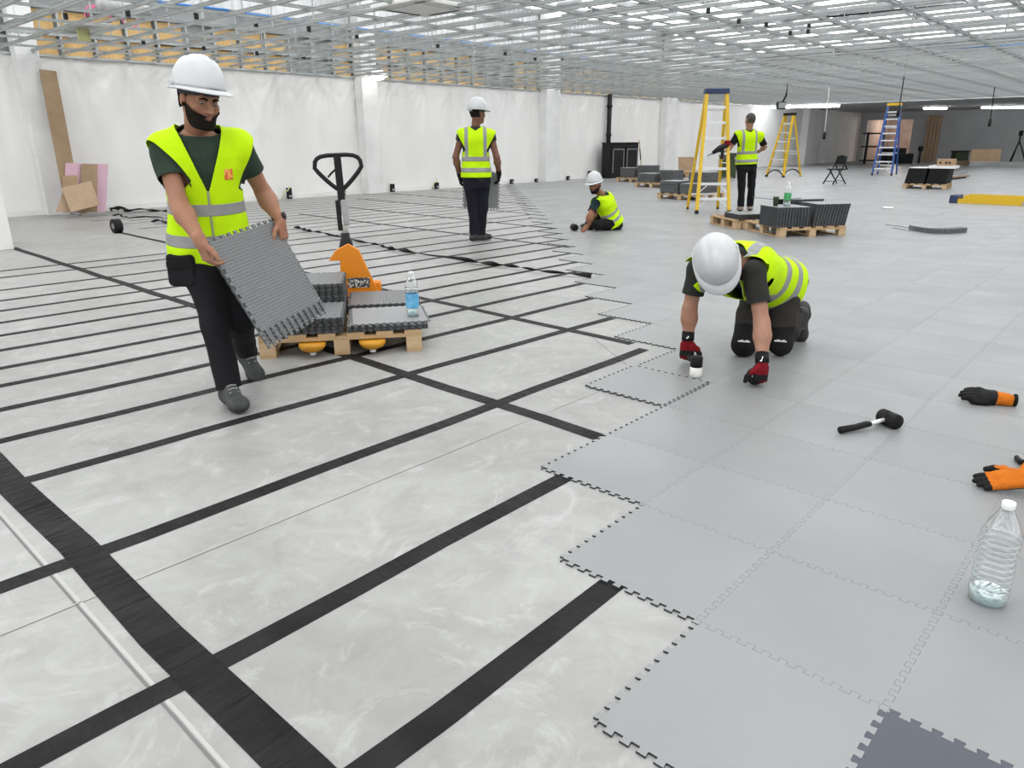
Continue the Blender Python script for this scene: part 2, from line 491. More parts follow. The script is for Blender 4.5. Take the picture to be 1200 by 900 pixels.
def tape(p, q, w, z, label, group, mt='tape'):
    p, q = np.asarray(p, float), np.asarray(q, float)
    L = np.linalg.norm(q - p); a = math.atan2(q[1] - p[1], q[0] - p[0])
    n = max(2, int(L / 0.35)); b = MB()
    off = [0.006 * math.sin(k * 1.7 + p[0] * 3) * (0.5 + random.random()) for k in range(n + 1)]
    vs = []
    for k in range(n + 1):
        x = L * k / n
        vs += [(x, -w / 2 + off[k], 0), (x, w / 2 + off[k] * 0.8, 0), (x, -w / 2 + off[k], 0.0007), (x, w / 2 + off[k] * 0.8, 0.0007)]
    fs = []
    for k in range(n):
        a0, a1 = 4 * k, 4 * k + 4
        fs += [(a0 + 2, a1 + 2, a1 + 3, a0 + 3), (a0, a1, a1 + 2, a0 + 2), (a0 + 3, a1 + 3, a1 + 1, a0 + 1)]
    fs += [(0, 2, 3, 1), (4 * n + 1, 4 * n + 3, 4 * n + 2, 4 * n)]
    b.add(vs, fs)
    o = b.build('floor_tape', M[mt], None, (p[0], p[1], z), (0, 0, a))
    return tag(o, label, 'tape', group)
ROW = 'black tape strip in the evenly spaced rows on bare concrete'
def row_tape(x0, v0, x1, v1, w=0.075, label=ROW, group='parallel rows of floor tape'):
    tape((x0 * T, v0 * T, 0), (x1 * T, v1 * T, 0), w, 0.0006, label, group)
row_tape(-12, -1.41, -0.97, -1.42, 0.082, 'wrinkled black tape row ending under the tile next to the bare concrete corner', None)
row_tape(-12, -0.28, 0.04, -0.25, 0.078, 'black tape row crossing the wide ribbed tape and ending at a tile corner', None)
row_tape(-12, 1.45, 3.75, 1.35, 0.078, 'black tape row running to the tile the kneeling worker is fitting', None)
row_tape(-12, 3.40, 4.96, 2.70, 0.074)
lefts = [516, 479.3, 451.5, 431, 410, 392.7, 377.7, 364, 352.2, 340, 325.3, 317.5]
for k, yy in enumerate(lefts):
    g = G(0, yy); g2 = g + np.array([-3.0, 0.1, 0])
    v0, u0 = g[1] / T, g[0] / T
    ve = v0 - 0.035 * (v0 + 3 - u0)
    ue = math.floor(ve) + 3 - 0.03
    row_tape(u0 - 7, v0 + 0.2, ue, ve, 0.074 if k < 6 else 0.07)
v = 16.35
while v < 29.0:
    row_tape(5.2 + random.random() * 1.5, v + 0.15, math.floor(v) + 2.97, v, 0.055); v += 0.96 + random.random() * 0.1
CR = 'black tape strip crossing the rows at right angles'
tape((-3.02 * T, 9.5 * T, 0), (-3.12 * T, -7 * T, 0), 0.112, 0.0013, 'wide ribbed black tape crossing the rows beside a pale floor joint', None, 'tape_rib')
tape(G(17, 291) + [0, 0.1, 0], (0.89 * T, 0.02 * T, 0), 0.085, 0.0013, 'black cross tape running from the white column past the loaded pallet to the tile edge', None)
tape(G(140, 272.5), (3.86 * T, 1.62 * T, 0), 0.078, 0.0013, 'black cross tape still joined to its standing roll', None)
for u, v1, v0 in ((10.8, 22, 7.9), (13.9, 24, 11.0), (17.2, 27, 14.3), (20.6, 28.5, 17.7), (24, 29, 21.2)):
    tape((u * T + 0.4, v1 * T, 0), (u * T, v0 * T, 0), 0.07, 0.0013, CR, 'cross tapes')
# one cross tape lies loose and twisted
def loose_tape(pts, label, w=0.05, amp=0.02):
    b = MB(); P = []
    for a, c in zip(pts[:-1], pts[1:]):
        n = max(3, int(np.linalg.norm(np.asarray(c) - a) / 0.05))
        P += [np.asarray(a) + (np.asarray(c) - a) * k / n for k in range(n)]
    P.append(np.asarray(pts[-1]))
    P = np.array(P); ph = 0.0; vs, fs = [], []
    for k, p in enumerate(P):
        t = P[min(k + 1, len(P) - 1)] - P[max(k - 1, 0)]; t /= np.linalg.norm(t)
        s = np.array([-t[1], t[0], 0]); ph += 0.35 + 0.3 * math.sin(k * 0.13)
        c = p + s * amp * math.sin(k * 0.37) + np.array([0, 0, w * 0.5 + 0.004])
        d = s * math.cos(ph) + np.array([0, 0, 1]) * math.sin(ph)
        ww = w * 0.5 * (0.75 + 0.25 * math.sin(k * 0.21))
        vs += [c - d * ww, c + d * ww]
        if k: fs.append((2 * k - 2, 2 * k, 2 * k + 1, 2 * k - 1))
    b.mat(0, True).add(vs, fs)
    o = b.build('twisted_tape', M['tape'])
    so = o.modifiers.new('thickness', 'SOLIDIFY'); so.thickness = 0.002
    return tag(o, label, 'tape')
loose_tape([G(345, 268), G(480, 298), G(590, 314), G(640, 321), G(692, 327)], 'loose twisted black tape lying across the rows behind the pallet truck', 0.055)

# ================================================================= long wall
def plank_wall(name, x0, x1):
    b = MB(); vs, fs = [], []
    nx, zs = int((x1 - x0) / 0.055), [0, 0.6, 1.2, 1.7, 2.0, 2.2, 2.36, 2.5, 2.62, 2.72, 2.8, 2.87, 2.93]
    for i in range(nx + 1):
        x = x0 + (x1 - x0) * i / nx
        for z in zs:
            h = CEIL - z + 0.05
            hook = round(x / 1.15) * 1.15
            ang = math.atan2(x - hook, h)
            d = 0.055 * math.exp(-h / 0.6) * math.cos(ang * 19 + 2 * math.sin(hook * 7)) * min(1, h * 3) + 0.012 * math.sin(x * 2.1 + z) * math.exp(-h / 1.2) + 0.006 * math.sin(x * 5.3 + 0.7 * z)
            vs.append((x, WALL - d, z))
    k = len(zs)
    for i in range(nx):
        for j in range(k - 1):
            a = i * k + j
            fs.append((a, a + k, a + k + 1, a + 1))
    b.mat(0, True).add(vs, fs)
    n = len(b.v)
    b.mat(1).box((x0, WALL + 0.08, 0), (x1, WALL + 0.3, CEIL - 0.02))
    return b.build(name, [M['sheet'], M['plaster']])
wall = plank_wall('wall_back', -14, 33.5)
tag(wall, 'long white wall hung with pleated sheeting', None, None, 'structure')
b = MB(); b.box((33.5, WALL, 0), (END, WALL + 0.3, CEIL + 0.05)); wb2 = b.build('wall_back_plain', M['plaster']); tag(wb2, 'plain plastered wall beyond the hung sheeting', None, None, 'structure')
# boarding above the ceiling line
bays = [x for x in np.arange(-9.0, 33.4, 0.62)]
osb_me = MB().box((0.02, 0, 0), (0.56, 0.015, 0.34)).mesh('strand_board', M['osb'])
stud_me = MB().box((-0.02, -0.03, 0), (0.02, 0.03, 0.84)).mesh('wall_stud', M['galv'])
for k, x in enumerate(bays):
    inst('wall_stud', stud_me, wall, (x, WALL - 0.02, CEIL - 0.02))
    if k % 11 in (6, 7): continue
    inst('strand_board', osb_me, wall, (x, WALL + 0.05, CEIL - 0.01))
    if k % 7 != 3: inst('strand_board', osb_me, wall, (x, WALL + 0.05, CEIL + 0.44))
b = MB(); b.box((-14, WALL - 0.02, CEIL + 0.35), (33.5, WALL + 0.06, CEIL + 0.42)); b.box((-14, WALL - 0.06, CEIL - 0.05), (33.5, WALL + 0.02, CEIL - 0.01))
b.build('wall_rail', M['galv'], wall)
b = MB(); b.box((-14, WALL + 0.1, CEIL - 0.02), (33.5, WALL + 0.14, CEIL + 0.9)); b.build('insulation_backing', M['galv_dark'], wall)
b = MB(); z0 = CEIL + 0.84
b.box((-14, WALL - 0.10, z0), (END, WALL + 0.12, z0 + 0.03)); b.box((-14, WALL - 0.0, z0), (END, WALL + 0.03, z0 + 0.34)); b.box((-14, WALL - 0.10, z0 + 0.31), (END, WALL + 0.12, z0 + 0.34))
b.build('steel_beam', M['galv_dark'], wall)
ROOF = 5.3
b = MB(); vs, fs = [], []; x = -14.0; k = 0
while x < END:
    for dx, dy in ((0, 0), (0.11, 0), (0.13, 0.035), (0.2, 0.035)):
        vs += [(x + dx, WALL + 0.1 + dy, z0 + 0.34), (x + dx, WALL + 0.1 + dy, ROOF)]
        if k: fs.append((2 * k - 2, 2 * k, 2 * k + 1, 2 * k - 1))
        k += 1
    x += 0.22
b.add(vs, fs); b.build('ribbed_cladding', M['deck'], wall)

def wall_x(px, py, dep): return on_y(px, py, WALL - dep)[0]
def pier(x0, x1, dep, label, mt='column', top=ROOF):
    b = MB(); b.box((x0, WALL - dep, 0), (x1, WALL - 0.0, top))
    o = b.build('trim_pier', M[mt], None, bevel=0.01)
    tag(o, label, None, None, 'structure'); return o
x0 = wall_x(36, 150, 0.32); pier(x0, wall_x(63, 150, 0.32), 0.32, 'grey rendered column behind the leaning brown board').name = 'trim_1'
pier(wall_x(428, 160, 0.32), wall_x(446, 160, 0.32), 0.32, 'white column below the hanging lamp').name = 'trim_2'
pier(wall_x(640, 160, 0.3), wall_x(656, 160, 0.3), 0.3, 'white column between the standing tile carrier and the black pipe').name = 'trim_3'
pier(wall_x(780, 160, 0.3), wall_x(793, 160, 0.3), 0.3, 'white column beside the blue topped ladder').name = 'trim_4'
pier(wall_x(946, 160, 0.4), wall_x(957, 160, 0.4), 0.4, 'pale column in the dim bay beyond the open yellow ladder', 'plaster', CEIL).name = 'trim_5'
pier(wall_x(970, 160, 0.4), wall_x(979, 160, 0.4), 0.4, 'pale column beside the dangling ceiling cable', 'plaster', CEIL).name = 'trim_6'
b = MB(); b.box((-14, WALL - 0.05, 0), (END, WALL - 0.02, 0.1)); o = b.build('baseboard_back', M['plaster']); tag(o, 'low white skirting along the sheeted wall', None, None, 'structure')
# free-standing column at the left edge of the view
g = G(17, 292)
b = MB(); b.box((g[0] - 0.75, g[1], 0), (g[0], g[1] + 0.8, ROOF)); o = b.build('trim_7', M['plaster'], None, bevel=0.008); tag(o, 'thick white column at the start of the tape rows', None, None, 'structure')
# other walls, mostly out of view
b = MB(); b.box((-16, -22.3, 0), (END + 6, -22, ROOF)); o = b.build('wall_front', M['plaster']); tag(o, 'plain white wall along the tiled side', None, None, 'structure')
# far end wall with an opening to a lit passage
pa, pb = G(1012, 190)[1], 0
def end_y(px): 
    v = ray(px, 170); return (CAM + v * (END - CAM[0]) / v[0])[1]
ya, yb = end_y(1013), end_y(1066)
b = MB(); b.box((END, ya, 0), (END + 0.25, WALL + 0.4, ROOF)); b.box((END, -22, 0), (END + 0.25, yb, ROOF)); b.box((END, yb, 2.5), (END + 0.25, ya, ROOF))
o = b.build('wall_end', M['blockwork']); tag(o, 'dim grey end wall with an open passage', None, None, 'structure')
M['plywood'] = noisy('pinkish_plywood', (0.44, 0.35, 0.30), (0.34, 0.27, 0.23), 2, (0.7, 0.8))
b = MB(); b.box((END + 5.0, yb - 1, 0), (END + 5.2, ya + 1, 2.6)); b.box((END + 0.25, ya, 0), (END + 5, ya + 0.1, 2.6)); b.box((END + 0.25, yb - 0.1, 0), (END + 5, yb, 2.6)); b.box((END + 0.25, yb - 1, 2.6), (END + 5.2, ya + 1, 2.7))
o = b.build('wall_passage', M['plywood']); tag(o, 'plywood lined passage seen through the end wall opening', None, None, 'structure')
yc, yd = end_y(1083), end_y(1100)
b = MB()
for k in range(4):
    w = (yc - yd) / 4
    b.box((END - 0.10 - 0.05 * (k % 2), yd + k * w + 0.03, 0), (END, yd + (k + 1) * w, 2.7))
o = b.build('trim_8', M['card_pale']); tag(o, 'ribbed pale timber pilaster on the end wall', None, None, 'structure')
ld = bpy.data.lights.new('passage_lamp', 'POINT'); ld.energy = 70; ld.shadow_soft_size = 0.2; ld.color = (1, 0.92, 0.85)
lo = bpy.data.objects.new('passage_lamp', ld); link(lo); lo.location = (END + 2.5, (ya + yb) / 2, 2.3); tag(lo, 'lamp lighting the plywood passage', 'lamp')

# ================================================================= ceiling and roof
ceil = empty('ceiling', (0, 0, CEIL), kind='structure'); tag(ceil, 'hung galvanised ceiling grid without boards')
def channel(L, w=0.064, h=0.032, t=0.004):
    pr = [(-w / 2 - 0.012, h), (-w / 2 - 0.012, h - t), (-w / 2 - t, h - t), (-w / 2, 0), (w / 2, 0), (w / 2 + t, h - t), (w / 2 + 0.012, h - t), (w / 2 + 0.012, h)]
    b = MB(); n = len(pr)
    vs = [(0, y, z) for y, z in pr] + [(L, y, z) for y, z in pr]
    fs = [(i, i + 1, n + i + 1, n + i) for i in range(n - 1)]
    b.add(vs, fs)
    return b
XG0, XG1, YG0, YG1 = -4.0, 36.0, -13.0, WALL - 0.08
main_me = channel(XG1 - XG0).mesh('main_channel', M['galv'])
cross_me = channel(YG1 - YG0).mesh('cross_channel', M['galv'])
mains = [0.42 + 1.15 * k for k in range(-11, 13) if YG0 < 0.42 + 1.15 * k < YG1 - 0.1]
for y in mains: inst('main_channel', main_me, ceil, (XG0, y, 0.03))
crosses = [1.66 + 0.57 * k for k in range(-9, 60) if 1.66 + 0.57 * k < XG1]
for x in crosses: inst('cross_channel', cross_me, ceil, (x, YG0, 0.0), (0, 0, math.pi / 2))
upper_me = channel(YG1 - YG0, 0.06, 0.045).mesh('upper_channel', M['galv'])
uppers = [x + 0.28 for x in crosses[::2]]
for x in uppers: inst('upper_channel', upper_me, ceil, (x, YG0, 0.42), (0, 0, math.pi / 2))
strap_me = MB().box((-0.012, -0.002, 0.05), (0.012, 0.002, 0.45)).mesh('hanger_strap', M['galv'])
rod_me = MB().tube([(0, 0, 0.45), (0, 0, ROOF - CEIL)], 0.004, 4).mesh('hanger_rod', M['galv'])
pts = sorted(((np.linalg.norm(np.array([x, y, CEIL]) - CAM), x, y) for x in uppers for y in mains if in_view((x, y, CEIL + 0.2), 10)))
for _, x, y in pts[:290]: inst('hanger_strap', strap_me, ceil, (x, y, 0))
b = MB()
for _, x, y in pts[290:]: b.box((x - 0.012, y - 0.002, 0.05), (x + 0.012, y + 0.002, 0.45))
if len(pts) > 290: tag(b.build('hanger_strap_run', M['galv'], ceil), kind='stuff')
for k, (_, x, y) in enumerate(pts[:150:1]):
    if k % 2 == 0: inst('hanger_rod', rod_me, ceil, (x, y, 0))
clip_me = MB().box((-0.025, -0.02, -0.03), (0.025, 0.02, 0.05)).mesh('black_clip', M['black'])
for px, py in ((77, 20), (150, 17), (230, 20), (300, 29), (362, 35), (418, 43), (168, 50), (239, 57), (301, 63), (356, 67), (513, 54), (592, 63), (627, 69), (659, 71), (830, 13), (866, 25), (948, 30), (926, 39), (947, 37), (898, 29)):
    g = G(px, py, CEIL + 0.03); inst('channel_clip', clip_me, ceil, (g[0], g[1], 0.03))
# roof
b = MB(); b.box((-16, -22, ROOF), (END + 6, WALL + 0.4, ROOF + 0.08)); roof = b.build('ceiling_roof', M['deck']); tag(roof, 'white roof deck above the open ceiling grid', None, None, 'structure')
pur = MB().box((-16, -0.04, -0.2), (END, 0.04, 0)).mesh('purlin', M['galv_dark'])
for y in np.arange(-20.5, WALL, 1.9): inst('purlin', pur, roof, (0, y, ROOF))
rl = MB().box((-1.1, -21.5, -0.03), (1.1, WALL - 0.2, -0.005)).mesh('roof_light', M['rooflight'])
for x in np.arange(-10.5, 33, 3.1): inst('roof_light', rl, roof, (x, 0, ROOF))
# boarded ceiling over the far bay
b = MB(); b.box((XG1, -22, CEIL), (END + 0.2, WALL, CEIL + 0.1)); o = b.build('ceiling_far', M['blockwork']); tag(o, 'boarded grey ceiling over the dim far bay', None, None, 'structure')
b = MB(); b.box((XG1 - 0.1, -22, CEIL), (XG1, WALL, ROOF)); o = b.build('trim_9', M['deck']); tag(o, 'white fascia closing the roof space above the far bay', None, None, 'structure')
# ================================================================= helpers for objects
def frame(p, q):
    """Angle about z that turns +x from p towards q."""
    return math.atan2(q[1] - p[1], q[0] - p[0])
def slab(name, p0, p1, p2, th, mt, label=None, cat=None, parent=None, group=None, rim=None):
    """A board with corner p0 and edges to p1 and p2, th thick behind its face."""
    p0, p1, p2 = (np.asarray(p, float) for p in (p0, p1, p2))
    e1, e2 = p1 - p0, p2 - p0
    n = np.cross(e1, e2); n /= np.linalg.norm(n)
    b = MB(); c = [p0, p0 + e1, p0 + e1 + e2, p0 + e2]
    o0 = p0.copy()
    vs = [x - o0 for x in c] + [x - n * th - o0 for x in c]
    b.add(vs, [(0, 1, 2, 3), (7, 6, 5, 4)]).mat(1 if rim else 0).add([], [])
    k = 0
    b.f += [[4, 5, 1, 0], [5, 6, 2, 1], [6, 7, 3, 2], [7, 4, 0, 3]]; b.mi += [b.cur] * 4; b.sm += [False] * 4
    o = b.build(name, [mt] + ([rim] if rim else []), parent, o0)
    return tag(o, label, cat, group)

# ---------------------------------------------------------------- pallets
def make_pallet(L, W, label, loc, rz, group='wooden pallets'):
    """Origin at the front left corner, x along the front, y to the back."""
    t = empty('wooden_pallet', loc, rz, label, 'pallet', group)
    H = 0.144
    blk = MB().box((0, 0, 0.022), (0.10, 0.10, 0.10)).mesh('block', M['pine_raw'])
    for x in (0, L / 2 - 0.05, L - 0.10):
        for y in (0, W / 2 - 0.05, W - 0.10): inst('block', blk, t, (x, y, 0))
        inst('bottom_board', MB().box((0, 0, 0), (0.10, W, 0.022)).mesh('bottom_board', M['pine']), t, (x, 0, 0))
    for y in (0, W / 2 - 0.05, W - 0.10): inst('stringer_board', MB().box((0, 0, 0.10), (L, 0.10, 0.122)).mesh('stringer_board', M['pine']), t, (0, y, 0))
    n = 6; w = 0.11
    db = MB().box((0, 0, 0.122), (w, W, H)).mesh('deck_board', M['pine'])
    for k in range(n): inst('deck_board', db, t, ((L - w) * k / (n - 1), 0, 0))
    return t
def on_pal(pl, x, y, z): 
    a = pl.rotation_euler[2]; return (pl.location[0] + math.cos(a) * x - math.sin(a) * y, pl.location[1] + math.sin(a) * x + math.cos(a) * y, z)
NT = [0]
def tile_stack(pal, x, y, z, n, label, group, flip=False, jit=0.006, rz=0.0, slip=None, mesh=None):
    """n separate tiles piled up; x, y in the pallet's own frame."""
    a = pal.rotation_euler[2]; c, s = math.cos(a), math.sin(a); px, py = pal.location[0], pal.location[1]
    for k in range(n):
        jx, jy = (random.uniform(-jit, jit), random.uniform(-jit, jit))
        if slip: jx += slip[0] * k; jy += slip[1] * k
        X, Y = x + jx, y + jy
        r = (math.pi, 0, -(a + rz)) if False else (0, 0, a + rz + random.uniform(-0.012, 0.012))
        o = inst('stacked_tile', mesh or (TILE_UP if flip else TILE_ST), None, (px + c * X - s * Y, py + s * X + c * Y, z + k * (TH + 0.0002)), r)
        tag(o, label, 'floor tile', group)
        NT[0] += 1
    return z + n * (TH + 0.0002)
M['tile_edge_stack'] = mat('stacked_tile_edge', (0.085, 0.088, 0.092), 0.7, spec=0.2)
TILE_UP = tile_mesh('stacked_tile', M['tile_under'], M['tile'], 'tile_edge_stack')
TILE_ST = tile_mesh('stacked_tile', M['tile'], None, 'tile_edge_stack')

# pallet on the pallet truck
p, q = G(305, 421), G(496, 411)
pal = make_pallet(1.03, 1.2, 'wooden pallet lifted on the orange pallet truck', p, frame(p, q))
pal.location[2] = 0.0
PZ = 0.144
tile_stack(pal, 0.27, 0.27, PZ, 14, 'upturned studded tile in the front stack behind the carried tiles', 'tiles on the pallet truck', True)
tile_stack(pal, 0.26, 0.84, PZ, 30, 'upturned studded tile in the tallest stack beside the orange pump body', 'tiles on the pallet truck', True)
tile_stack(pal, 0.80, 0.84, PZ, 8, 'upturned studded tile in the low stack behind the water bottle', 'tiles on the pallet truck', True)
zt = tile_stack(pal, 0.815, 0.26, PZ, 6, 'smooth grey tile in the low stack under the water bottle', 'tiles on the pallet truck')
a = pal.rotation_euler[2]
o = inst('stacked_tile', TILE_ST, None, (pal.location[0] + math.cos(a) * 0.825 - math.sin(a) * 0.27, pal.location[1] + math.sin(a) * 0.825 + math.cos(a) * 0.27, zt), (0, 0, a + 0.05))
tag(o, 'smooth grey tile slid askew on top of the pallet truck load', 'floor tile')
zt += TH

# ---------------------------------------------------------------- pallet truck
def pallet_truck(loc, rz):
    t = empty('pallet_truck', loc, rz, 'orange hand pallet truck with black looped handle under the loaded pallet', 'pallet truck')
    for sx in (-0.19, 0.19):
        b = MB(); b.box((sx - 0.075, -1.12, 0.045), (sx + 0.075, 0.1, 0.094)); f = b.build('fork', M['yellowpaint'], t, bevel=0.012)
        w = MB(); w.mat(0, True).lathe([(0.001, -0.035), (0.04, -0.035), (0.04, 0.035), (0.001, 0.035)], 14, Matrix.Translation((sx, -1.02, 0.0405)) @ Matrix.Rotation(math.pi / 2, 4, 'Y'))
        w.build('roller', M['white'], f)
        c = MB(); c.mat(0, True).lathe([(0.001, 0.03), (0.03, 0.032), (0.070, 0.050), (0.085, 0.070), (0.085, 0.092), (0.001, 0.093)], 18, Matrix.Translation((sx, -1.17, 0.0)))
        c.build('fork_tip', M['yellowpaint'], f)
        n = MB(); n.mat(0).lathe([(0.02, 0.012), (0.02, 0.034)], 10, Matrix.Translation((sx, -1.17, 0.0))); n.build('tip_bolt', M['white'], f)
    R90 = Matrix.Rotation(math.pi / 2, 4, 'X')
    b = MB(); b.prism([(-0.27, 0.07), (0.27, 0.07), (0.10, 0.50), (0.02, 0.55), (-0.08, 0.50), (-0.14, 0.42), (-0.05, 0.42), (-0.06, 0.2)], -0.15, -0.10, R90)
    b.build('gusset_plate', M['orange'], t, bevel=0.006)
    b = MB(); b.box((-0.26, 0.12, 0.06), (0.26, 0.22, 0.24)); b.build('pump_body', M['orange'], t, bevel=0.02)
    b = MB(); b.box((0.0, 0.095, 0.20), (0.17, 0.10, 0.28)); b.build('rating_plate', M['plate'], t)
    b = MB(); b.mat(0, True).lathe([(0.06, 0.2), (0.06, 0.5), (0.045, 0.56), (0.03, 0.6)], 16, Matrix.Translation((0, 0.24, 0.0))); b.build('pump_cylinder', M['black'], t)
    for sx in (-0.09, 0.09):
        b = MB(); b.mat(0, True).lathe([(0.03, -0.025), (0.09, -0.025), (0.09, 0.025), (0.03, 0.025)], 20, Matrix.Translation((sx, 0.26, 0.09)) @ Matrix.Rotation(math.pi / 2, 4, 'Y')); b.build('steer_wheel', M['black'], t)
    # tiller
    tl = empty('tiller', (0, 0.24, 0.56), parent=t)
    tl.rotation_euler = (-0.05, -0.03, 0)
    b = MB(); b.mat(0, True).tube([(0, 0, -0.04), (0, 0, 0.06)], 0.036, 12).build('tiller_boot', M['black'], tl)
    b = MB(); b.mat(0, True).tube([(0, 0, 0.06), (0, 0, 0.20)], 0.026, 12).build('tiller_tube', M['offwhite'], tl)
    b = MB(); b.box((-0.005, -0.03, 0.12), (0.045, 0.03, 0.32)); b.build('tiller_cover', M['greyhandle'], tl, bevel=0.008)
    b = MB(); b.box((-0.05, -0.028, 0.08), (-0.012, 0.028, 0.32)); b.build('tiller_spring_cover', M['black'], tl, bevel=0.008)
    b = MB(); b.box((-0.028, -0.02, 0.31), (0.028, 0.02, 0.65)); b.build('tiller_bar', M['black'], tl, bevel=0.006)
    pts = []
    for k in range(24):
        u = k / 23
        if u < 0.3: pts.append((-0.0 - 0.17 * (u / 0.3) ** 0.8, 0, 0.39 + 0.16 * (u / 0.3)))
        elif u < 0.7:
            v = (u - 0.3) / 0.4; ang = math.pi * (1 - v)
            x = 0.18 * math.copysign(abs(math.cos(ang)) ** 0.5, math.cos(ang)); pts.append((x, 0, 0.55 + 0.11 * math.sin(ang) ** 0.55))
        else: v = (1 - u) / 0.3; pts.append((0.17 * v ** 0.8, 0, 0.39 + 0.16 * v))
    b = MB(); b.mat(0, True).tube(pts, 0.017, 10); b.build('loop_handle', M['black'], tl)
    b = MB(); b.mat(0, True).tube([(-0.01, -0.02, 0.56), (-0.05, -0.03, 0.53), (-0.085, -0.03, 0.495)], 0.008, 8); b.build('release_lever', M['black'], tl)
    return t
M['plate'] = noisy('printed_plate', (0.02, 0.02, 0.02), (0.6, 0.6, 0.6), 60, (0.5, 0.5), lo=0.5, hi=0.56)
a = pal.rotation_euler[2]
jx, jy = 0.52, 1.17
pallet_truck((pal.location[0] + math.cos(a) * jx - math.sin(a) * jy, pal.location[1] + math.sin(a) * jx + math.cos(a) * jy, 0), a)

# ---------------------------------------------------------------- bottles
def bottle(loc, h, r, label, ribs=True, waist=False, sleeve=None, water=0.0, rz=0.0, lid='cap'):
    t = empty('water_bottle', loc, rz, label, 'bottle')
    prof = [(r * 0.55, 0.004), (r * 0.82, 0.0), (r * 0.95, 0.010), (r, 0.028)]
    n = 21
    n = 11
    for k in range(n):
        u = k / (n - 1); z = 0.035 + (h * 0.70 - 0.035) * u
        rr = r
        if waist: rr = r * (1 - 0.09 * math.exp(-((u - 0.60) / 0.12) ** 2))
        if ribs and 0 < k < n - 1 and (sleeve is None or not (sleeve[0] - 0.01 < z < sleeve[1] + 0.01)):
            g_ = 0.0035
            prof += [(rr, z - 0.0055), (rr - g_ * 0.5, z - 0.0025), (rr - g_, z), (rr - g_ * 0.5, z + 0.0025), (rr, z + 0.0055)]
        else: prof.append((rr, z))
    for u in (0.3, 0.6, 0.85, 1.0):
        prof.append((r + (0.014 - r) * u ** 1.15, h * 0.70 + (h * 0.24) * u))
    prof.append((0.014, h * 0.965))
    b = MB(); b.mat(0, True).lathe(prof, 28, cap=False); b.build('bottle_body', M['bottle'], t)
    b = MB(); b.mat(0, True).lathe([(0.001, 0.012), (r * 0.5, 0.008), (r * 0.80, 0.003), (r * 0.93, 0.012), (r * 0.96, 0.035), (r * 0.6, 0.022), (r * 0.2, 0.026), (0.001, 0.028)], 10, cap=False); b.build('bottle_base', M['bottle_base'], t)
    b = MB(); b.mat(0, True).lathe([(0.0165, h * 0.935), (0.0175, h * 0.94), (0.0175, h * 0.995), (0.016, h), (0.001, h)], 24, cap=False); b.build('bottle_cap', M[lid], t)
    b = MB(); b.mat(0, True).lathe([(0.0185, h * 0.918), (0.0185, h * 0.926)], 24); b.build('neck_ring', M['bottle'], t)
    if water:
        b = MB(); b.mat(0, True).lathe([(r * 0.9, 0.012), (r * 0.93, water), (0.001, water)], 24, cap=False); b.build('water', M['water'], t)
    if sleeve:
        b = MB(); b.mat(0, True).lathe([(r * 1.005, sleeve[0]), (r * 1.005, sleeve[1])], 28, cap=False); b.build('bottle_label', M[sleeve[2]], t)
    return t
g = G(1156, 703, TH)
bottle((g[0], g[1], TH), 0.325, 0.0525, 'large clear ribbed empty water bottle on the laid tiles', True, True)
a = pal.rotation_euler[2]; g = G(484, 370, zt)
bottle((g[0], g[1], zt), 0.30, 0.044, 'clear water bottle with blue label on the pallet truck load', True, False, (0.06, 0.155, 'bluelabel'), 0.05)

# ---------------------------------------------------------------- mallets
def mallet(loc, rz, label, head=('rubber', 'rubber'), hl=0.115, hr=0.037, L=0.29, tilt=0.0, stand=False):
    """Handle along -x from the head, head axis along y (or z when it stands on its face)."""
    t = empty('rubber_mallet', loc, rz, label, 'mallet')
    Rm = Matrix.Identity(4) if stand else Matrix.Rotation(math.pi / 2, 4, 'X')
    zc = hl / 2 if stand else hr
    for k, (z0, z1) in enumerate(((-hl / 2, 0.0), (0.0, hl / 2))):
        pr = [(0.001, z0), (hr * 0.9, z0), (hr, z0 + 0.007), (hr, z1), (0.001, z1)] if k == 0 else [(0.001, z0), (hr, z0), (hr, z1 - 0.007), (hr * 0.9, z1), (0.001, z1)]
        b = MB(); b.mat(0, True).lathe(pr, 24, Matrix.Translation((0, 0, zc)) @ Rm, cap=False); b.build('mallet_face', M[head[k]], t)
    b = MB(); b.mat(0, True).tube([(-hr * 0.8, 0, zc), (-0.12, 0, zc - (0 if stand else 0.01))], 0.010, 10); b.build('shaft', M['alu'], t)
    z1 = zc if stand else 0.018
    b = MB(); b.mat(0, True).tube([(-0.115, 0, zc - 0.011 if not stand else zc), (-0.14, 0, (zc + z1) / 2), (-0.2, 0, z1 + 0.002), (-L, 0, z1)], 0.015, 12, taper=[0.013, 0.016, 0.0155, 0.017]); b.build('grip', M['rubber'], t)
    return t
hd, gr = G(1041, 499, TH), G(985, 508, TH)
mallet((hd[0], hd[1], TH), frame(gr, hd), 'black rubber mallet with steel shaft lying alone on the tiles', hl=0.105, hr=0.036)



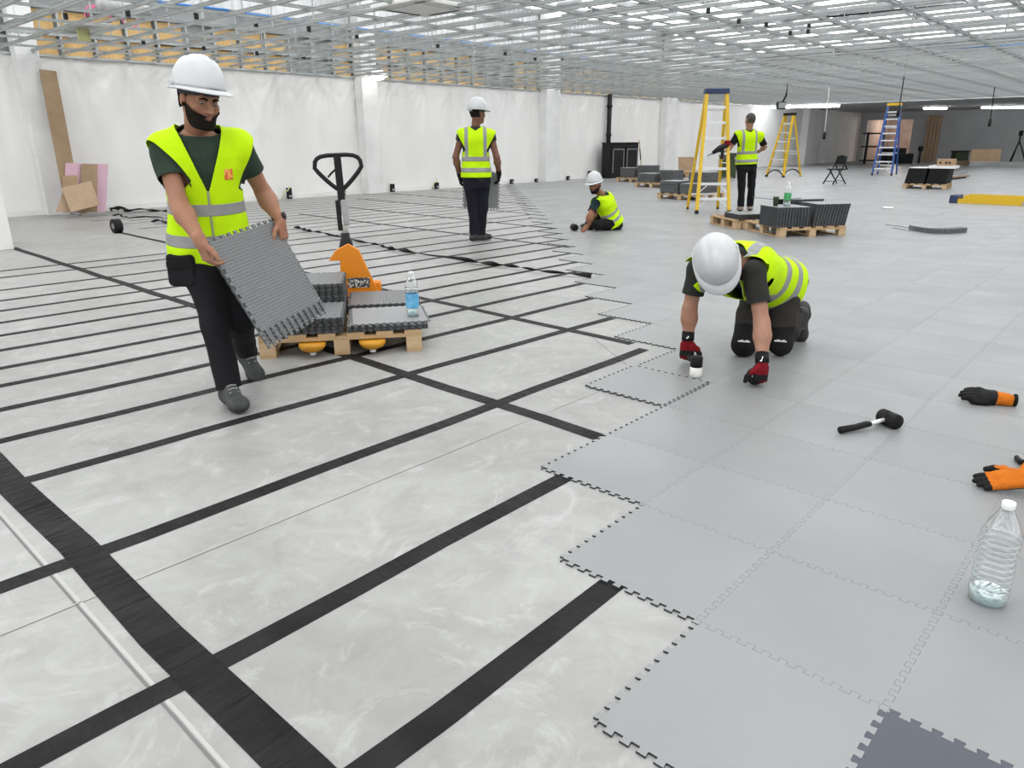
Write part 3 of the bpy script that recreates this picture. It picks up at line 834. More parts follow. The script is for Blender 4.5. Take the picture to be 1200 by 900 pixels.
# ---------------------------------------------------------------- right-hand pallet with tiles
p, q = G(913, 279), G(996, 276.5)
palR = make_pallet(1.02, 1.05, 'wooden pallet carrying the tile stacks with a green bottle', p, frame(p, q) )
GR = 'tiles on the pallet beyond the kneeling worker'
tile_stack(palR, 0.20, 0.26, PZ, 38, 'grey tile in the stack topped by the green labelled bottle', GR, jit=0.004)
tile_stack(palR, 0.78, 0.30, PZ, 42, 'grey tile in the slipping tall stack right beside the bottle stack', GR, jit=0.004, slip=(0.0016, 0.0006))
tile_stack(palR, 0.76, 0.86, PZ, 46, 'grey tile in the rear stack with the overhanging top tile', GR, jit=0.004)
p2, q2 = G(873, 271), G(907, 271)
palL = make_pallet(0.34, 0.9, 'wooden pallet half hidden behind the green bottle stack', on_pal(palR, -0.14, 1.07, 0.0), palR.rotation_euler[2])
tile_stack(palL, 0.33, 0.30, PZ, 11, 'grey tile in the low stack behind the green bottle pallet', GR, jit=0.004)
o = inst('stacked_tile', TILE_ST, None, on_pal(palR, 0.42, 0.92, PZ + 46 * 0.0072 + 0.001), (0, 0, palR.rotation_euler[2] + 0.2)); tag(o, 'single grey tile overhanging the rear stack', 'floor tile')
ztop = PZ + 38 * 0.0072
bottle(on_pal(palR, 0.20, 0.24, ztop), 0.33, 0.05, 'tall clear bottle with green label on a tile stack', True, False, (0.08, 0.18, 'greenlabel'), 0.06)
b = MB(); b.mat(0, True).lathe([(0.03, 0), (0.042, 0.12), (0.04, 0.125), (0.028, 0.01)], 16); o = b.build('drinking_cup', M['darkgreen'], None, on_pal(palR, 0.06, 0.3, ztop)); tag(o, 'dark cup beside the green labelled bottle', 'cup')

# ---------------------------------------------------------------- far tile stacks (one object each)
def far_stack(pl, x, y, n, label, w=0.5, slip=(0, 0), zz=PZ):
    b = MB(); t = 0.021
    for k in range(n):
        jx, jy = random.uniform(-0.012, 0.012) + slip[0] * k, random.uniform(-0.012, 0.012) + slip[1] * k
        b.mat(1).box((jx - w / 2, jy - 0.25, k * t), (jx + w / 2, jy + 0.25, (k + 1) * t - 0.004))
        b.mat(1).box((jx - w / 2 + 0.012, jy - 0.238, (k + 1) * t - 0.004), (jx + w / 2 - 0.012, jy + 0.238, (k + 1) * t))
        if k == n - 1: b.mat(0).box((jx - w / 2, jy - 0.25, (k + 1) * t - 0.004), (jx + w / 2, jy + 0.25, (k + 1) * t + 0.002))
    o = b.build('tile_stack', [M['tile'], M['tile_edge_far']], None, on_pal(pl, x, y, zz), (0, 0, pl.rotation_euler[2]))
    return tag(o, label, 'tile stack')
M['tile_edge_far'] = noisy('stacked_tile_edges', (0.075, 0.078, 0.082), (0.15, 0.155, 0.16), 30, (0.6, 0.7))
p, q = G(770, 233), G(839, 237)
pal2 = make_pallet(1.2, 1.0, 'wooden pallet with dark tile stacks by the blue topped ladder', p, frame(p, q))
far_stack(pal2, 0.30, 0.27, 13, 'tile stack on the front corner of the pallet by the blue topped ladder')
far_stack(pal2, 0.85, 0.27, 11, 'tile stack behind the lower rungs of the blue topped ladder')
far_stack(pal2, 0.72, 0.82, 22, 'taller tile stack rearmost on the pallet by the blue topped ladder')
p, q = G(744, 219), G(803, 222)
pal3 = make_pallet(1.2, 1.0, 'wooden pallet of tile stacks in the middle of the row of pallets', p, frame(p, q))
far_stack(pal3, 0.35, 0.3, 12, 'tile stack on the middle pallet in the row', 0.62)
far_stack(pal3, 0.95, 0.5, 17, 'taller tile stack beside another on the middle pallet in the row')
p, q = G(722, 213), G(770, 215)
pal4 = make_pallet(1.2, 1.0, 'wooden pallet of tile stacks in front of the black cabinet', p, frame(p, q))
far_stack(pal4, 0.35, 0.4, 15, 'tile stack in front of the black cabinet', 0.6)
far_stack(pal4, 0.95, 0.5, 19, 'tile stack beside the leaning broom handle', 0.55)

# wood and boards behind that row
p, q = G(781, 208), G(846, 208)
wood = make_pallet(1.5, 1.1, 'wooden pallet of orange brown boards near the white column', p, frame(p, q))
for k in range(3):
    b = MB(); b.box((-0.15 + 0.1 * k, 0.05, PZ + 0.03 * k), (1.6 - 0.15 * k, 0.95 - 0.2 * k, PZ + 0.028 + 0.03 * k)); o = b.build('timber_board', M['pine'], None, wood.location, (0, 0, wood.rotation_euler[2]))
    tag(o, ['widest', 'middle', 'topmost'][k] + ' orange brown board stacked on the timber pallet', 'board')
s = ahead(p) + 1.3
slab('leaning_board', at(795, 206, s), at(815, 206, s), at(795, 184, s + 0.3), 0.02, M['card'], 'brown square board leaning behind the timber pallet', 'board')
g0, g1 = G(843, 209), G(862, 209); L = np.linalg.norm(g1 - g0)
t = empty('tool_chest', g0, frame(g0, g1), 'dark green tool chest behind the blue topped ladder', 'chest')
b = MB(); b.box((0, 0, 0.04), (L, 0.5, 0.72)); b.build('chest_body', M['darkgreen'], t, bevel=0.02)
b = MB(); b.box((-0.01, -0.01, 0.72), (L + 0.01, 0.51, 0.88)); b.build('chest_lid', M['darkgreen'], t, bevel=0.02)
for x in (0.06, L - 0.1): MB().box((x, -0.02, 0.66), (x + 0.05, 0, 0.76)).build('latch', M['galv_dark'], t)
for x in (0.0, L - 0.08): MB().box((x, 0.02, 0), (x + 0.08, 0.1, 0.05)).build('foot', M['black'], t)

# black cabinet and pipe by the wall
g0, g1 = on_y(716, 206, WALL - 0.75), on_y(748, 204, WALL - 0.75); w = g1[0] - g0[0]
cz = on_y(713, 168, WALL - 0.75)[2]
t = empty('black_cabinet', (g0[0], WALL - 0.75, 0), 0, 'black metal cabinet with recessed doors against the sheeted wall', 'cabinet')
MB().box((0, 0.05, 0), (w, 0.44, cz)).build('cabinet_body', M['blacksteel'], t, bevel=0.01)
for k in range(2):
    x0 = 0.04 + k * w / 2
    d = MB().box((x0, 0.02, 0.1), (x0 + w / 2 - 0.08, 0.05, cz - 0.08)).build('cabinet_door', M['blacksteel'], t, bevel=0.005)
    for (xa, xb, za, zb) in ((x0 + 0.06, x0 + 0.09, 0.2, cz - 0.2), (x0 + w / 2 - 0.16, x0 + w / 2 - 0.13, 0.2, cz - 0.2), (x0 + 0.06, x0 + w / 2 - 0.13, cz - 0.23, cz - 0.2)):
        MB().box((xa, 0.005, za), (xb, 0.02, zb)).build('door_moulding', M['galv_dark'], d)
MB().box((-0.02, 0.0, cz), (w + 0.02, 0.46, cz + 0.03)).build('cabinet_top', M['black'], t)
g = on_y(711, 190, WALL - 0.12)
t = empty('black_pipe', (g[0], WALL - 0.165, 0), 0, 'black vertical drain pipe on the wall above the black cabinet', 'pipe')
MB().mat(0, True).tube([(0, 0, 0), (0, 0, CEIL)], 0.085, 14).build('pipe_run', M['black'], t)
for z in (0.5, 1.5, 2.5): MB().mat(0, True).tube([(0, 0, z), (0, 0, z + 0.09)], 0.105, 14).build('pipe_bracket', M['black'], t)
a0 = on_y(752, 207, WALL - 0.5); a1 = on_y(749, 164, WALL - 0.1)
t = empty('broom_handle', (a0[0], a0[1], 0), 0, 'thin pole leaning on the wall beside the black cabinet', 'pole')
MB().mat(0, True).tube([(0, 0, 0.01), (a1[0] - a0[0], a1[1] - a0[1], a1[2])], 0.018, 8).build('pole_shaft', M['pine'], t)
k = 0.45; MB().mat(0, True).tube([((a1[0] - a0[0]) * k, (a1[1] - a0[1]) * k, a1[2] * k), ((a1[0] - a0[0]) * .75, (a1[1] - a0[1]) * .75, a1[2] * .75)], 0.024, 8).build('pole_grip', M['black'], t)

# ---------------------------------------------------------------- ladders
def step_ladder(loc, rz, H, wb, wt, spread, n, rail, cap, label, feet=None, rear_n=3, rail_w=0.075, arch=False):
    """Front rails at y=0 leaning to the top at y=spread*0.42; rear rails start at y=spread. x across."""
    t = empty('step_ladder', loc, rz, label, 'ladder')
    yt = spread * 0.45
    def P(sx, u, rear=False):
        y = (spread + (yt + 0.06 - spread) * u) if rear else yt * u
        return Vector((sx * (wb + (wt - wb) * u) / 2, y, H * u))
    for sx in (-1, 1):
        r = MB().bar(P(sx, 0), P(sx, 1), 0.055, rail_w, (0, 1, 0)).build('front_rail', M[rail], t)
        MB().bar(P(sx, 0), P(sx, 0.03), 0.065, rail_w + 0.015, (0, 1, 0)).build('rubber_foot', M['black'], r)
        r = MB().bar(P(sx, 0, True), P(sx, 0.98, True), 0.05, 0.05, (0, 1, 0)).build('rear_rail', M[rail], t)
        MB().bar(P(sx, 0, True), P(sx, 0.025, True), 0.036, 0.06, (0, 1, 0)).build('rubber_foot', M['black'], r)
    for k in range(n):
        u = (k + 1) / (n + 1)
        a, c = P(-1, u), P(1, u)
        MB().bar(a + Vector((0, 0.02, 0)), c + Vector((0, 0.02, 0)), 0.085, 0.045, (0, 0, 1)).build('tread', M['alu'], t)
        if k in (0, 1):
            for sx in (-1, 1):
                p_ = P(sx, u - 0.075); MB().bar(p_, Vector((p_[0] * 0.35, P(sx, u)[1] + 0.02, H * u - 0.01)), 0.012, 0.02, (0, 1, 0)).build('tread_brace', M['alu'], t)
    for k in range(rear_n):
        u = 0.14 + 0.72 * k / max(1, rear_n - 1)
        MB().bar(P(-1, u, True), P(1, u, True), 0.03, 0.03, (0, 0, 1)).build('rear_bar', M['alu'], t)
    for sx in (-1, 1):
        MB().bar(P(sx, 0.42), P(sx, 0.42, True), 0.01, 0.022, (0, 0, 1)).build('spreader', M['alu'], t)
    MB().box((-wt / 2 - 0.04, yt - 0.07, H - 0.03), (wt / 2 + 0.04, yt + 0.15, H + 0.06)).build('top_cap', M[cap], t, bevel=0.012)
    if arch:
        for rear in (False, True):
            a, c = P(-1, 0.0, rear), P(1, 0.0, rear)
            pts = [a + (c - a) * u + Vector((0, 0, 0.02 + 0.24 * math.sin(math.pi * u) ** 0.7)) for u in np.linspace(0, 1, 9)]
            MB().mat(0, True).tube(pts, 0.022, 6).build('foot_arch', M['black'], t)
    return t
p, q = G(816, 251), G(854, 251)
mid = (p + q) / 2
step_ladder(mid, frame(p, q), 2.16, np.linalg.norm(q - p), 0.36, 1.05, 7, 'yellow', 'navy', 'yellow step ladder with blue top cap beside the worker carrying a tool')
p, q = G(914, 209.5), G(902, 206)
c = (p + q) / 2; e = G(938, 207.2)
d_ = (e - c) / np.linalg.norm(e - c); rz = math.atan2(d_[1], d_[0]) - math.pi / 2 + 0.42
step_ladder(c, rz, 2.2, 0.75, 0.34, np.linalg.norm(e - c), 6, 'yellow', 'black', 'yellow step ladder standing open with arched black feet', arch=True, rear_n=4)
p, q = G(1022, 206), G(1044, 206)
c = (p + q) / 2; e = (G(1067, 200) + G(1050, 199.5)) / 2
d_ = (e - c) / np.linalg.norm(e - c); rz = frame(p, q)
step_ladder(c, rz - 0.45, 2.55, np.linalg.norm(q - p), 0.42, 1.35, 9, 'blue', 'yellow', 'tall blue step ladder with yellow top cap', rear_n=5, rail_w=0.11)
# ladder lying down
p, q = G(1113, 238), G(1250, 244)
t = empty('lying_ladder', p, frame(p, q), 'folded yellow ladder with blue end cap lying flat on the tiles', 'ladder')
for y in (0.0, 0.42):
    MB().box((0.05, y, 0.0 + TH), (3.0, y + 0.035, 0.10)).build('ladder_rail', M['yellow'], t)
    MB().box((0.25, y + 0.02, 0.105), (2.9, y + 0.05, 0.18)).build('ladder_rail', M['yellow'], t)
for k in range(8): MB().box((0.3 + 0.33 * k, 0.03, 0.03), (0.38 + 0.33 * k, 0.43, 0.06)).build('tread', M['alu'], t)
MB().box((-0.02, -0.02, TH), (0.14, 0.47, 0.17)).build('top_cap', M['navy'], t, bevel=0.015)
MB().box((1.3, -0.006, 0.02), (2.6, 0.0, 0.085)).build('grey_sticker', M['greyhandle'], t)

# ---------------------------------------------------------------- chair
g = G(978, 216)
t = empty('folding_chair', g, YAW * -1 + 0.35, 'black folding chair standing alone on the far tiles', 'chair')
b = MB(); b.mat(0, True)
pr = [(-0.21, -0.20), (0.21, -0.20), (0.225, 0.1), (0.19, 0.2), (-0.19, 0.2), (-0.225, 0.1)]
sm = MB().prism([(y, -x) for x, y in pr], 0.43, 0.47).build('seat', M['black'], t, bevel=0.01)
for sy in (-0.2, 0.2):
    MB().mat(0, True).tube([(0.22, sy, 0.44), (0.12, sy, 0.6), (0.17, sy * 0.95, 0.84)], 0.02, 8).build('back_frame', M['blacksteel'], t)
    MB().mat(0, True).tube([(0.13, sy, 0.62), (-0.27, sy, 0.012)], 0.02, 8).build('front_leg', M['blacksteel'], t)
    MB().mat(0, True).tube([(-0.1, sy * 0.9, 0.44), (0.26, sy * 0.9, 0.012)], 0.02, 8).build('rear_leg', M['blacksteel'], t)
MB().prism([(-0.19, 0.60), (0.19, 0.60), (0.205, 0.72), (0.16, 0.83), (0.06, 0.86), (-0.06, 0.86), (-0.16, 0.83), (-0.205, 0.72)], 0.14, 0.165, Matrix(((0, 0, 1, 0), (1, 0, 0, 0), (0, 1, 0, 0), (0, 0, 0, 1)))).build('backrest', M['black'], t, bevel=0.008)
MB().mat(0, True).tube([(-0.22, -0.2, 0.1), (-0.22, 0.2, 0.1)], 0.010, 8).build('stretcher', M['blacksteel'], t)
MB().mat(0, True).tube([(0.2, -0.18, 0.1), (0.2, 0.18, 0.1)], 0.010, 8).build('stretcher', M['blacksteel'], t)

# ---------------------------------------------------------------- pallet with black stacks and a carton
p, q = G(1057, 221), G(1108, 222.5)
pal5 = make_pallet(np.linalg.norm(q - p), 1.0, 'wooden pallet carrying two black bundles and a carton', p, frame(p, q))
W5 = np.linalg.norm(q - p)
for k in range(2):
    b = MB(); x0 = 0.03 + k * W5 / 2
    for j in range(9):
        z = PZ + j * 0.045; sl = 0.012 * j
        b.box((x0 + sl * 0.4, 0.02 + sl, z), (x0 + W5 / 2 - 0.05 + sl * 0.2, 0.95, z + 0.040))
        b.box((x0 + sl * 0.4 + 0.012, 0.035 + sl, z + 0.040), (x0 + W5 / 2 - 0.062 + sl * 0.2, 0.93, z + 0.045))
    o = b.build('board_bundle', M['rubber'], None, p, (0, 0, pal5.rotation_euler[2]), bevel=0.004)
    tag(o, ['black board bundle under bare white sheets on the carton pallet', 'black board bundle right under the carton'][k], 'bundle')
ztop = PZ + 9 * 0.045
for k, (x0, x1, y0, y1, lab) in enumerate(((0.08, 0.53, 0.1, 0.8, 'small white sheet lying on a black bundle'), (0.55, 1.2, 0.12, 0.85, 'white sheet under the brown carton'))):
    b = MB(); b.box((x0, y0, ztop + 0.001), (x1, y1, ztop + (0.02 if k == 0 else 0.07))); tag(b.build('white_sheet', M['white'], None, p, (0, 0, pal5.rotation_euler[2])), lab, 'sheet')
t = empty('cardboard_box', on_pal(pal5, 0.72, 0.25, ztop + 0.072), pal5.rotation_euler[2], 'small brown carton on top of the black bundles', 'box')
MB().box((0, 0, 0), (0.42, 0.3, 0.17)).build('box_body', M['cardboard'], t, bevel=0.006)
for y0, y1 in ((0, 0.148), (0.152, 0.3)): MB().box((0, y0, 0.17), (0.42, y1, 0.174)).build('box_flap', M['card_pale'], t)
for x in (0.06, 0.2, 0.28): MB().box((x, -0.002, 0.05), (x + 0.05, 0, 0.1)).build('printed_mark', M['black'], t)
for k, (xa, ya, xb, yb, lab) in enumerate(((1106, 206, 1132, 203, 'grey plank reaching out behind the carton pallet'), (1107, 209, 1134, 207, 'reddish plank lying behind the carton pallet'), (1104, 212, 1130, 209, 'dark plank on the tiles beside the carton pallet'))):
    a_, c_ = G(xa, ya), G(xb, yb)
    b = MB().bar((0, 0, 0.03 + 0.0), tuple(c_ - a_ + [0, 0, 0.03]), 0.12, 0.045)
    tag(b.build('loose_plank', [M['greyhandle'], M['card'], M['rubber']][k], None, a_), lab, 'plank')

# ---------------------------------------------------------------- things on the tiles further back
a0, a1, a2 = G(1071, 269.5, 0.02), G(1099, 273, 0.02), G(1133, 271.5, 0.02)
for k in range(4):
    b = MB(); P = []
    for u in np.linspace(0, 1, 13): P.append((1 - u) ** 2 * a0 + 2 * u * (1 - u) * (a1 * 2 - (a0 + a2) / 2) + u * u * a2 if True else 0)
    vs, fs = [], []
    up = np.array([0, 0, 1.0]); back = FWD * 0.16
    for i, pt in enumerate(P):
        w = pt + np.array([0, 0, TH - 0.02 + 0.018 * k - 0.0])
        vs += [w, w + back, w + back + up * 0.016, w + up * 0.016]
        if i:
            j = 4 * i
            fs += [(j - 4, j, j + 3, j - 1), (j - 1, j + 3, j + 2, j - 2), (j - 2, j + 2, j + 1, j - 3)]
    fs += [(0, 3, 2, 1), (len(vs) - 4, len(vs) - 3, len(vs) - 2, len(vs) - 1)]
    b.add(vs, fs); o = b.build('edge_strip', M['tile_edge_far']); tag(o, 'bent grey edging strip in the small heap on the open tiles', 'strip', 'bent strips on the tiles')
for k, (c0, c1, c2) in enumerate((((1038, 264), (1055, 266), (1071, 269)), ((1046, 267.5), (1060, 270.5), (1072, 272.5)))):
    b = MB(); b.mat(0, True).tube([G(*c0) + [0, 0, 0.012], G(*c1) + [0, 0, 0.012], G(*c2) + [0, 0, 0.012]], 0.006, 6); tag(b.build('loose_wire', M['galv_dark']), ['longer wire end trailing from the bent strips', 'shorter wire end trailing from the bent strips'][k], 'wire')
def lid(px, py, r, label):
    g = G(px, py); b = MB(); b.mat(0, True).lathe([(r * 0.9, 0), (r, 0.01), (r, 0.025), (r * 0.9, 0.032), (r * 0.85, 0.022), (0.001, 0.02)], 24, cap=True); tag(b.build('plastic_disc', M['white'], None, (g[0], g[1], TH)), label, 'lid')
lid(1040, 245, 0.10, 'white round lid on the open tiles'); lid(919, 203, 0.22, 'white tub lid between the feet of the open yellow ladder')

# ---------------------------------------------------------------- boards and litter at the left wall
yw = WALL - 0.40
s0 = WALL - 0.95
def wp(px, py, yy): return on_y(px, py, yy)
slab('tall_board', wp(76, 238, s0 + 0.10), wp(95, 238, s0 + 0.10), wp(46, 81, yw), 0.02, M['card'], 'tall narrow brown board leaning against the grey column', 'board')
slab('pink_board', wp(74, 249, s0), wp(124, 248, s0), wp(77, 191, s0 + 0.2), 0.03, M['pink'], 'pink insulation board leaning at the foot of the tall brown board', 'board')
slab('brown_strip', wp(95, 248, s0 - 0.06), wp(114, 248, s0 - 0.06), wp(95, 192, s0 + 0.13), 0.015, M['card'], 'upright brown strip leaning on the pink board', 'board')
slab('small_board', wp(75, 233, s0 - 0.10), wp(93, 232, s0 - 0.10), wp(73, 206, s0 + 0.06), 0.015, M['card'], 'small brown offcut between the pink board and the tan square', 'board')
slab('square_board', wp(83, 249, s0 - 0.30), wp(117, 240, s0 - 0.25), wp(72, 220, s0 - 0.13), 0.015, M['card_pale'], 'tan square board tilted against the pink board', 'board')
slab('corner_board', wp(66, 248, s0 - 0.2), wp(83, 248, s0 - 0.2), wp(73, 226, s0 - 0.12), 0.015, M['card_pale'], 'tan offcut poking out beside the tilted square board', 'board')
bits = [((32, 249.5), (72, 247.5), 0.035, 'pink', 'thin pink offcut on the floor by the wall'), ((40, 251), (72, 250), 0.05, 'rubber', 'dark flat strip on the floor by the tan boards'), ((74, 247), (94, 253), 0.06, 'galv', 'bent grey metal strip in front of the tan square board'),
        ((90, 251), (100, 250), 0.09, 'pine', 'short wood block in front of the pink board'), ((97, 245), (108, 243), 0.07, 'card', 'crumpled brown scrap at the pink board foot')]
for p_, q_, w_, mt_, lab in bits:
    a_, c_ = G(*p_), G(*q_); b = MB().bar((0, 0, 0.02), tuple(c_ - a_ + [0, 0, 0.02]), w_, 0.03); b.bar((0, 0, 0.035), tuple((c_ - a_) * 0.4 + [0, 0, 0.035]), w_ * 0.6, 0.02)
    tag(b.build('floor_offcut', M[mt_], None, a_), lab, 'offcut')
g = G(33, 252); b = MB(); b.mat(0, True).tube([g + [0.09 * math.cos(k * 0.52), 0.0 + 0.05 * math.sin(k * .52), 0.1 + 0.09 * math.sin(k * 0.52)] for k in range(12)], 0.014, 6, close=True); tag(b.build('white_ring', M['white']), 'small white ring by the wall skirting', 'ring')
# tape roll
g = G(138, 273)
t = empty('tape_roll', g, YAW * -1 + 0.9, 'black tape roll standing on edge on the concrete', 'tape roll')
MB().mat(0, True).lathe([(0.045, -0.055), (0.105, -0.055), (0.108, -0.05), (0.108, 0.05), (0.105, 0.055), (0.045, 0.055), (0.045, -0.055)], 28, Matrix.Translation((0, 0, 0.108)) @ Matrix.Rotation(math.pi / 2, 4, 'Y'), cap=False).build('tape_winding', M['rubber'], t)
MB().mat(0, True).lathe([(0.038, -0.056), (0.045, -0.056), (0.045, 0.056), (0.038, 0.056), (0.038, -0.056)], 24, Matrix.Translation((0, 0, 0.108)) @ Matrix.Rotation(math.pi / 2, 4, 'Y'), cap=False).build('tape_core', M['greyhandle'], t)
loose_tape([G(131, 249), G(142, 246), G(150, 250), G(165, 248), G(180, 249), G(215, 253)], 'thick tangle of loose black tape by the sheeted wall', 0.09, 0.06)
loose_tape([G(132, 254), G(141, 252.5), G(150, 257), G(170, 255), G(205, 258)], 'thin loose black tape in front of the tape tangle', 0.04, 0.03)
loose_tape([G(178, 262), G(187, 260), G(200, 263)], 'short curl of loose black tape beside the carrying worker', 0.05, 0.03)

# ---------------------------------------------------------------- small fittings along the wall foot
def outlet(px, py, lab, cable=False):
    g = on_y(px, py, WALL - 0.12)
    t = empty('floor_socket', (g[0], g[1], 0), 0, lab, 'socket')
    MB().box((-0.06, -0.03, 0.0), (0.06, 0.05, max(0.1, g[2] + 0.08))).build('socket_box', M['black'], t, bevel=0.01)
    MB().box((-0.04, -0.04, 0.04), (0.04, -0.03, 0.09)).build('socket_face', M['greyhandle'], t)
    if cable: MB().mat(0, True).tube([(-0.3, -0.12, 0.02), (-0.2, -0.1, 0.18), (-0.08, -0.06, 0.2), (0.0, -0.05, 0.3)], 0.014, 6).build('cable_tail', M['yellow_dull'], t)
M['yellow_dull'] = mat('pale_yellow_cable', (0.55, 0.55, 0.25), 0.5)
for px, py, lab, cb in ((339, 224, 'black socket with yellow cable tail beside the carrying worker', True), (402, 223, 'small black socket between the truck handle and the white column', False), (460, 219, 'small black socket right of the lamp column', False), (512, 217, 'black socket with yellow cable beside the standing tile carrier', True), (600, 213, 'small black socket beyond the standing tile carrier', False), (629, 212, 'small black socket left of the plain white column', False), (666, 209, 'small black socket before the black pipe', False), (691, 203, 'tall black socket post beside the sitting worker\'s hat', False)):
    outlet(px, py, lab, cb)

# ---------------------------------------------------------------- far right clutter
s = 38.0
def fr(px, py): return G(px, py)
slab('cardboard_sheet', fr(1136, 192), fr(1171, 192), at(1139, 175, ahead(fr(1136, 192)) + 0.4), 0.06, M['cardboard'], 'large brown cardboard sheet propped near the end wall', 'cardboard')
g = fr(1119, 191); t = empty('green_bin', g, -0.8, 'dark green bin beside the cardboard sheet', 'bin')
MB().prism([(0, 0), (0.75, 0), (0.75, 0.5), (0, 0.5)], 0.0, 0.62).build('bin_body', M['darkgreen'], t, bevel=0.03); MB().box((-0.04, -0.04, 0.62), (0.79, 0.54, 0.68)).build('bin_rim', M['black'], t)
for k, (xa, ya, xb, yb, mt_, lab) in enumerate(((1137, 195, 1167, 195, 'white', 'white plank in front of the cardboard sheet'), (1169, 195.5, 1200, 195.5, 'white', 'white plank lying under the tripod'), (1116, 194, 1134, 194, 'card', 'dark red plank in front of the green bin'), (1172, 190, 1196, 186, 'offwhite', 'pale trestle bar crossing behind the white plank'))):
    a_, c_ = fr(xa, ya), fr(xb, yb); b = MB().bar((0, 0, 0.12), tuple(c_ - a_ + [0, 0, 0.12]), 0.35, 0.22); tag(b.build('site_plank', M[mt_], None, a_, bevel=0.01), lab, 'plank')
g = fr(1189, 193); t = empty('tripod', g, 0.3, 'black tripod standing among the planks near the end wall', 'tripod')
for k in range(3):
    a_ = 2.1 * k + 0.3; MB().mat(0, True).tube([(0.5 * math.cos(a_), 0.5 * math.sin(a_), 0.01), (0.03 * math.cos(a_), 0.03 * math.sin(a_), 1.15)], 0.035, 8).build('tripod_leg', M['black'], t)
MB().mat(0, True).tube([(0, 0, 1.0), (0, 0, 1.5)], 0.04, 8).build('tripod_column', M['black'], t); MB().box((-0.09, -0.09, 1.45), (0.09, 0.09, 1.72)).build('tripod_head', M['black'], t, bevel=0.02)
# trestle and black frame by the passage
g = fr(1012, 192.5); t = empty('black_trolley', g, -0.8, 'black framed trolley at the mouth of the lit passage', 'trolley')
for x in (0, 0.9): MB().box((x, 0, 0), (x + 0.1, 0.1, 1.7)).build('trolley_post', M['blacksteel'], t)
for z in (0.15, 0.9, 1.6): MB().box((0, 0, z), (1.0, 0.6, z + 0.08)).build('trolley_shelf', M['blacksteel'], t)
g = fr(1037, 192); b = MB(); b.box((0, 0, 0), (1.6, 0.8, 0.55)); b.box((0.1, 0.1, 0.55), (1.2, 0.7, 0.85)); tag(b.build('black_crate', M['blacksteel'], None, g, (0, 0, -0.8), bevel=0.03), 'black crate heap beside the blue ladder', 'crate')
g = fr(1076, 192); b = MB(); b.mat(0, True).tube([(0, 0, 0), (0, 0, 0.75)], 0.06, 8); b.box((-0.12, -0.1, 0.7), (0.12, 0.1, 0.95)); tag(b.build('site_post', M['black'], None, g), 'short black post left of the ribbed timber pilaster', 'post')

# ---------------------------------------------------------------- lamps, cables and services at the ceiling
g = on_y(443, 90, WALL - 0.75)
t = empty('dome_lamp', (g[0], g[1], g[2]), 0, 'lit white dome lamp hanging over the column behind the pallet truck', 'lamp')
MB().mat(0, True).lathe([(0.001, 0.22), (0.06, 0.21), (0.16, 0.13), (0.27, 0.0), (0.26, 0.0), (0.15, 0.12), (0.001, 0.2)], 24, cap=False).build('lamp_shade', M['white'], t)
MB().mat(0, True).lathe([(0.001, -0.09), (0.13, -0.06), (0.18, 0.0), (0.001, 0.06)], 20, cap=False).build('lamp_bulb', M['lamp'], t)
MB().mat(0, True).tube([(0, 0, 0.2), (0, 0, CEIL + 0.3 - g[2])], 0.012, 6).build('lamp_cord', M['black'], t)
def tube_light(p, q, lab):
    t = empty('strip_light', p, frame(p, q), lab, 'light'); L = np.linalg.norm(q - p)
    MB().box((0, -0.09, 0.03), (L, 0.09, 0.08)).build('strip_housing', M['white'], t); MB().mat(0, True).tube([(0.05, 0, 0.0), (L - 0.05, 0, 0.0)], 0.05, 8).build('strip_tube', M['lamp_tube'], t)
p, q = G(893, 126, CEIL - 0.1), G(985, 124, CEIL - 0.1); tube_light(p, q, 'lit strip light under the grid edge above the open yellow ladder')
p, q = G(1082, 127, CEIL - 0.1), G(1110, 127, CEIL - 0.1); tube_light(p, q, 'short lit strip light above the tall blue ladder')
p, q = G(1150, 126, CEIL - 0.1), G(1230, 126, CEIL - 0.1); tube_light(p, q, 'long lit strip light above the end wall clutter')
g = at(915, 124, 24.0)
t = empty('work_lamp', g, -0.8, 'black work lamp hanging from the grid above the open yellow ladder', 'lamp')
MB().box((-0.12, -0.08, -0.1), (0.14, 0.1, 0.12)).build('lamp_head', M['black'], t, bevel=0.02); MB().box((-0.1, -0.085, -0.07), (0.12, -0.08, 0.09)).build('lamp_glass', M['greyhandle'], t)
MB().mat(0, True).tube([(0.05, 0, 0.1), (0.14, 0.02, 0.3), (0.15, 0.02, 0.5), (0.15, 0.02, ROOF - g[2])], 0.03, 6, taper=[0.03, 0.03, 0.012, 0.008]).build('lamp_bracket', M['black'], t)
for x0, y0, x1, y1, s, lab in ((970, 118, 966, 159, 26.0, 'white cable with plug dangling before the pale columns'), (1163, 116, 1160, 144, 26.0, 'cable with black plug dangling before the end wall'), (1058, 100, 1053, 131, 22.0, 'dark cable dangling beside the tall blue ladder cap')):
    a_, c_ = at(x0, y0, s), at(x1, y1, s)
    t = empty('hanging_cable', (a_[0], a_[1], CEIL), 0, lab, 'cable')
    off = a_ * [1, 1, 0] + np.array([0, 0, CEIL])
    MB().mat(0, True).tube([(0, 0, ROOF - CEIL), (0, 0, 0.05), tuple((c_ - off) * 0.5), tuple(c_ - off)], 0.014, 6).build('cable_cord', M['white' if 'white' in lab else 'black'], t)
    e_ = c_ - off; MB().mat(0, True).tube([tuple(e_ + [0, 0, 0.12]), tuple(e_ - [0, 0, 0.12])], 0.05, 8).build('cable_plug', M['black'], t)
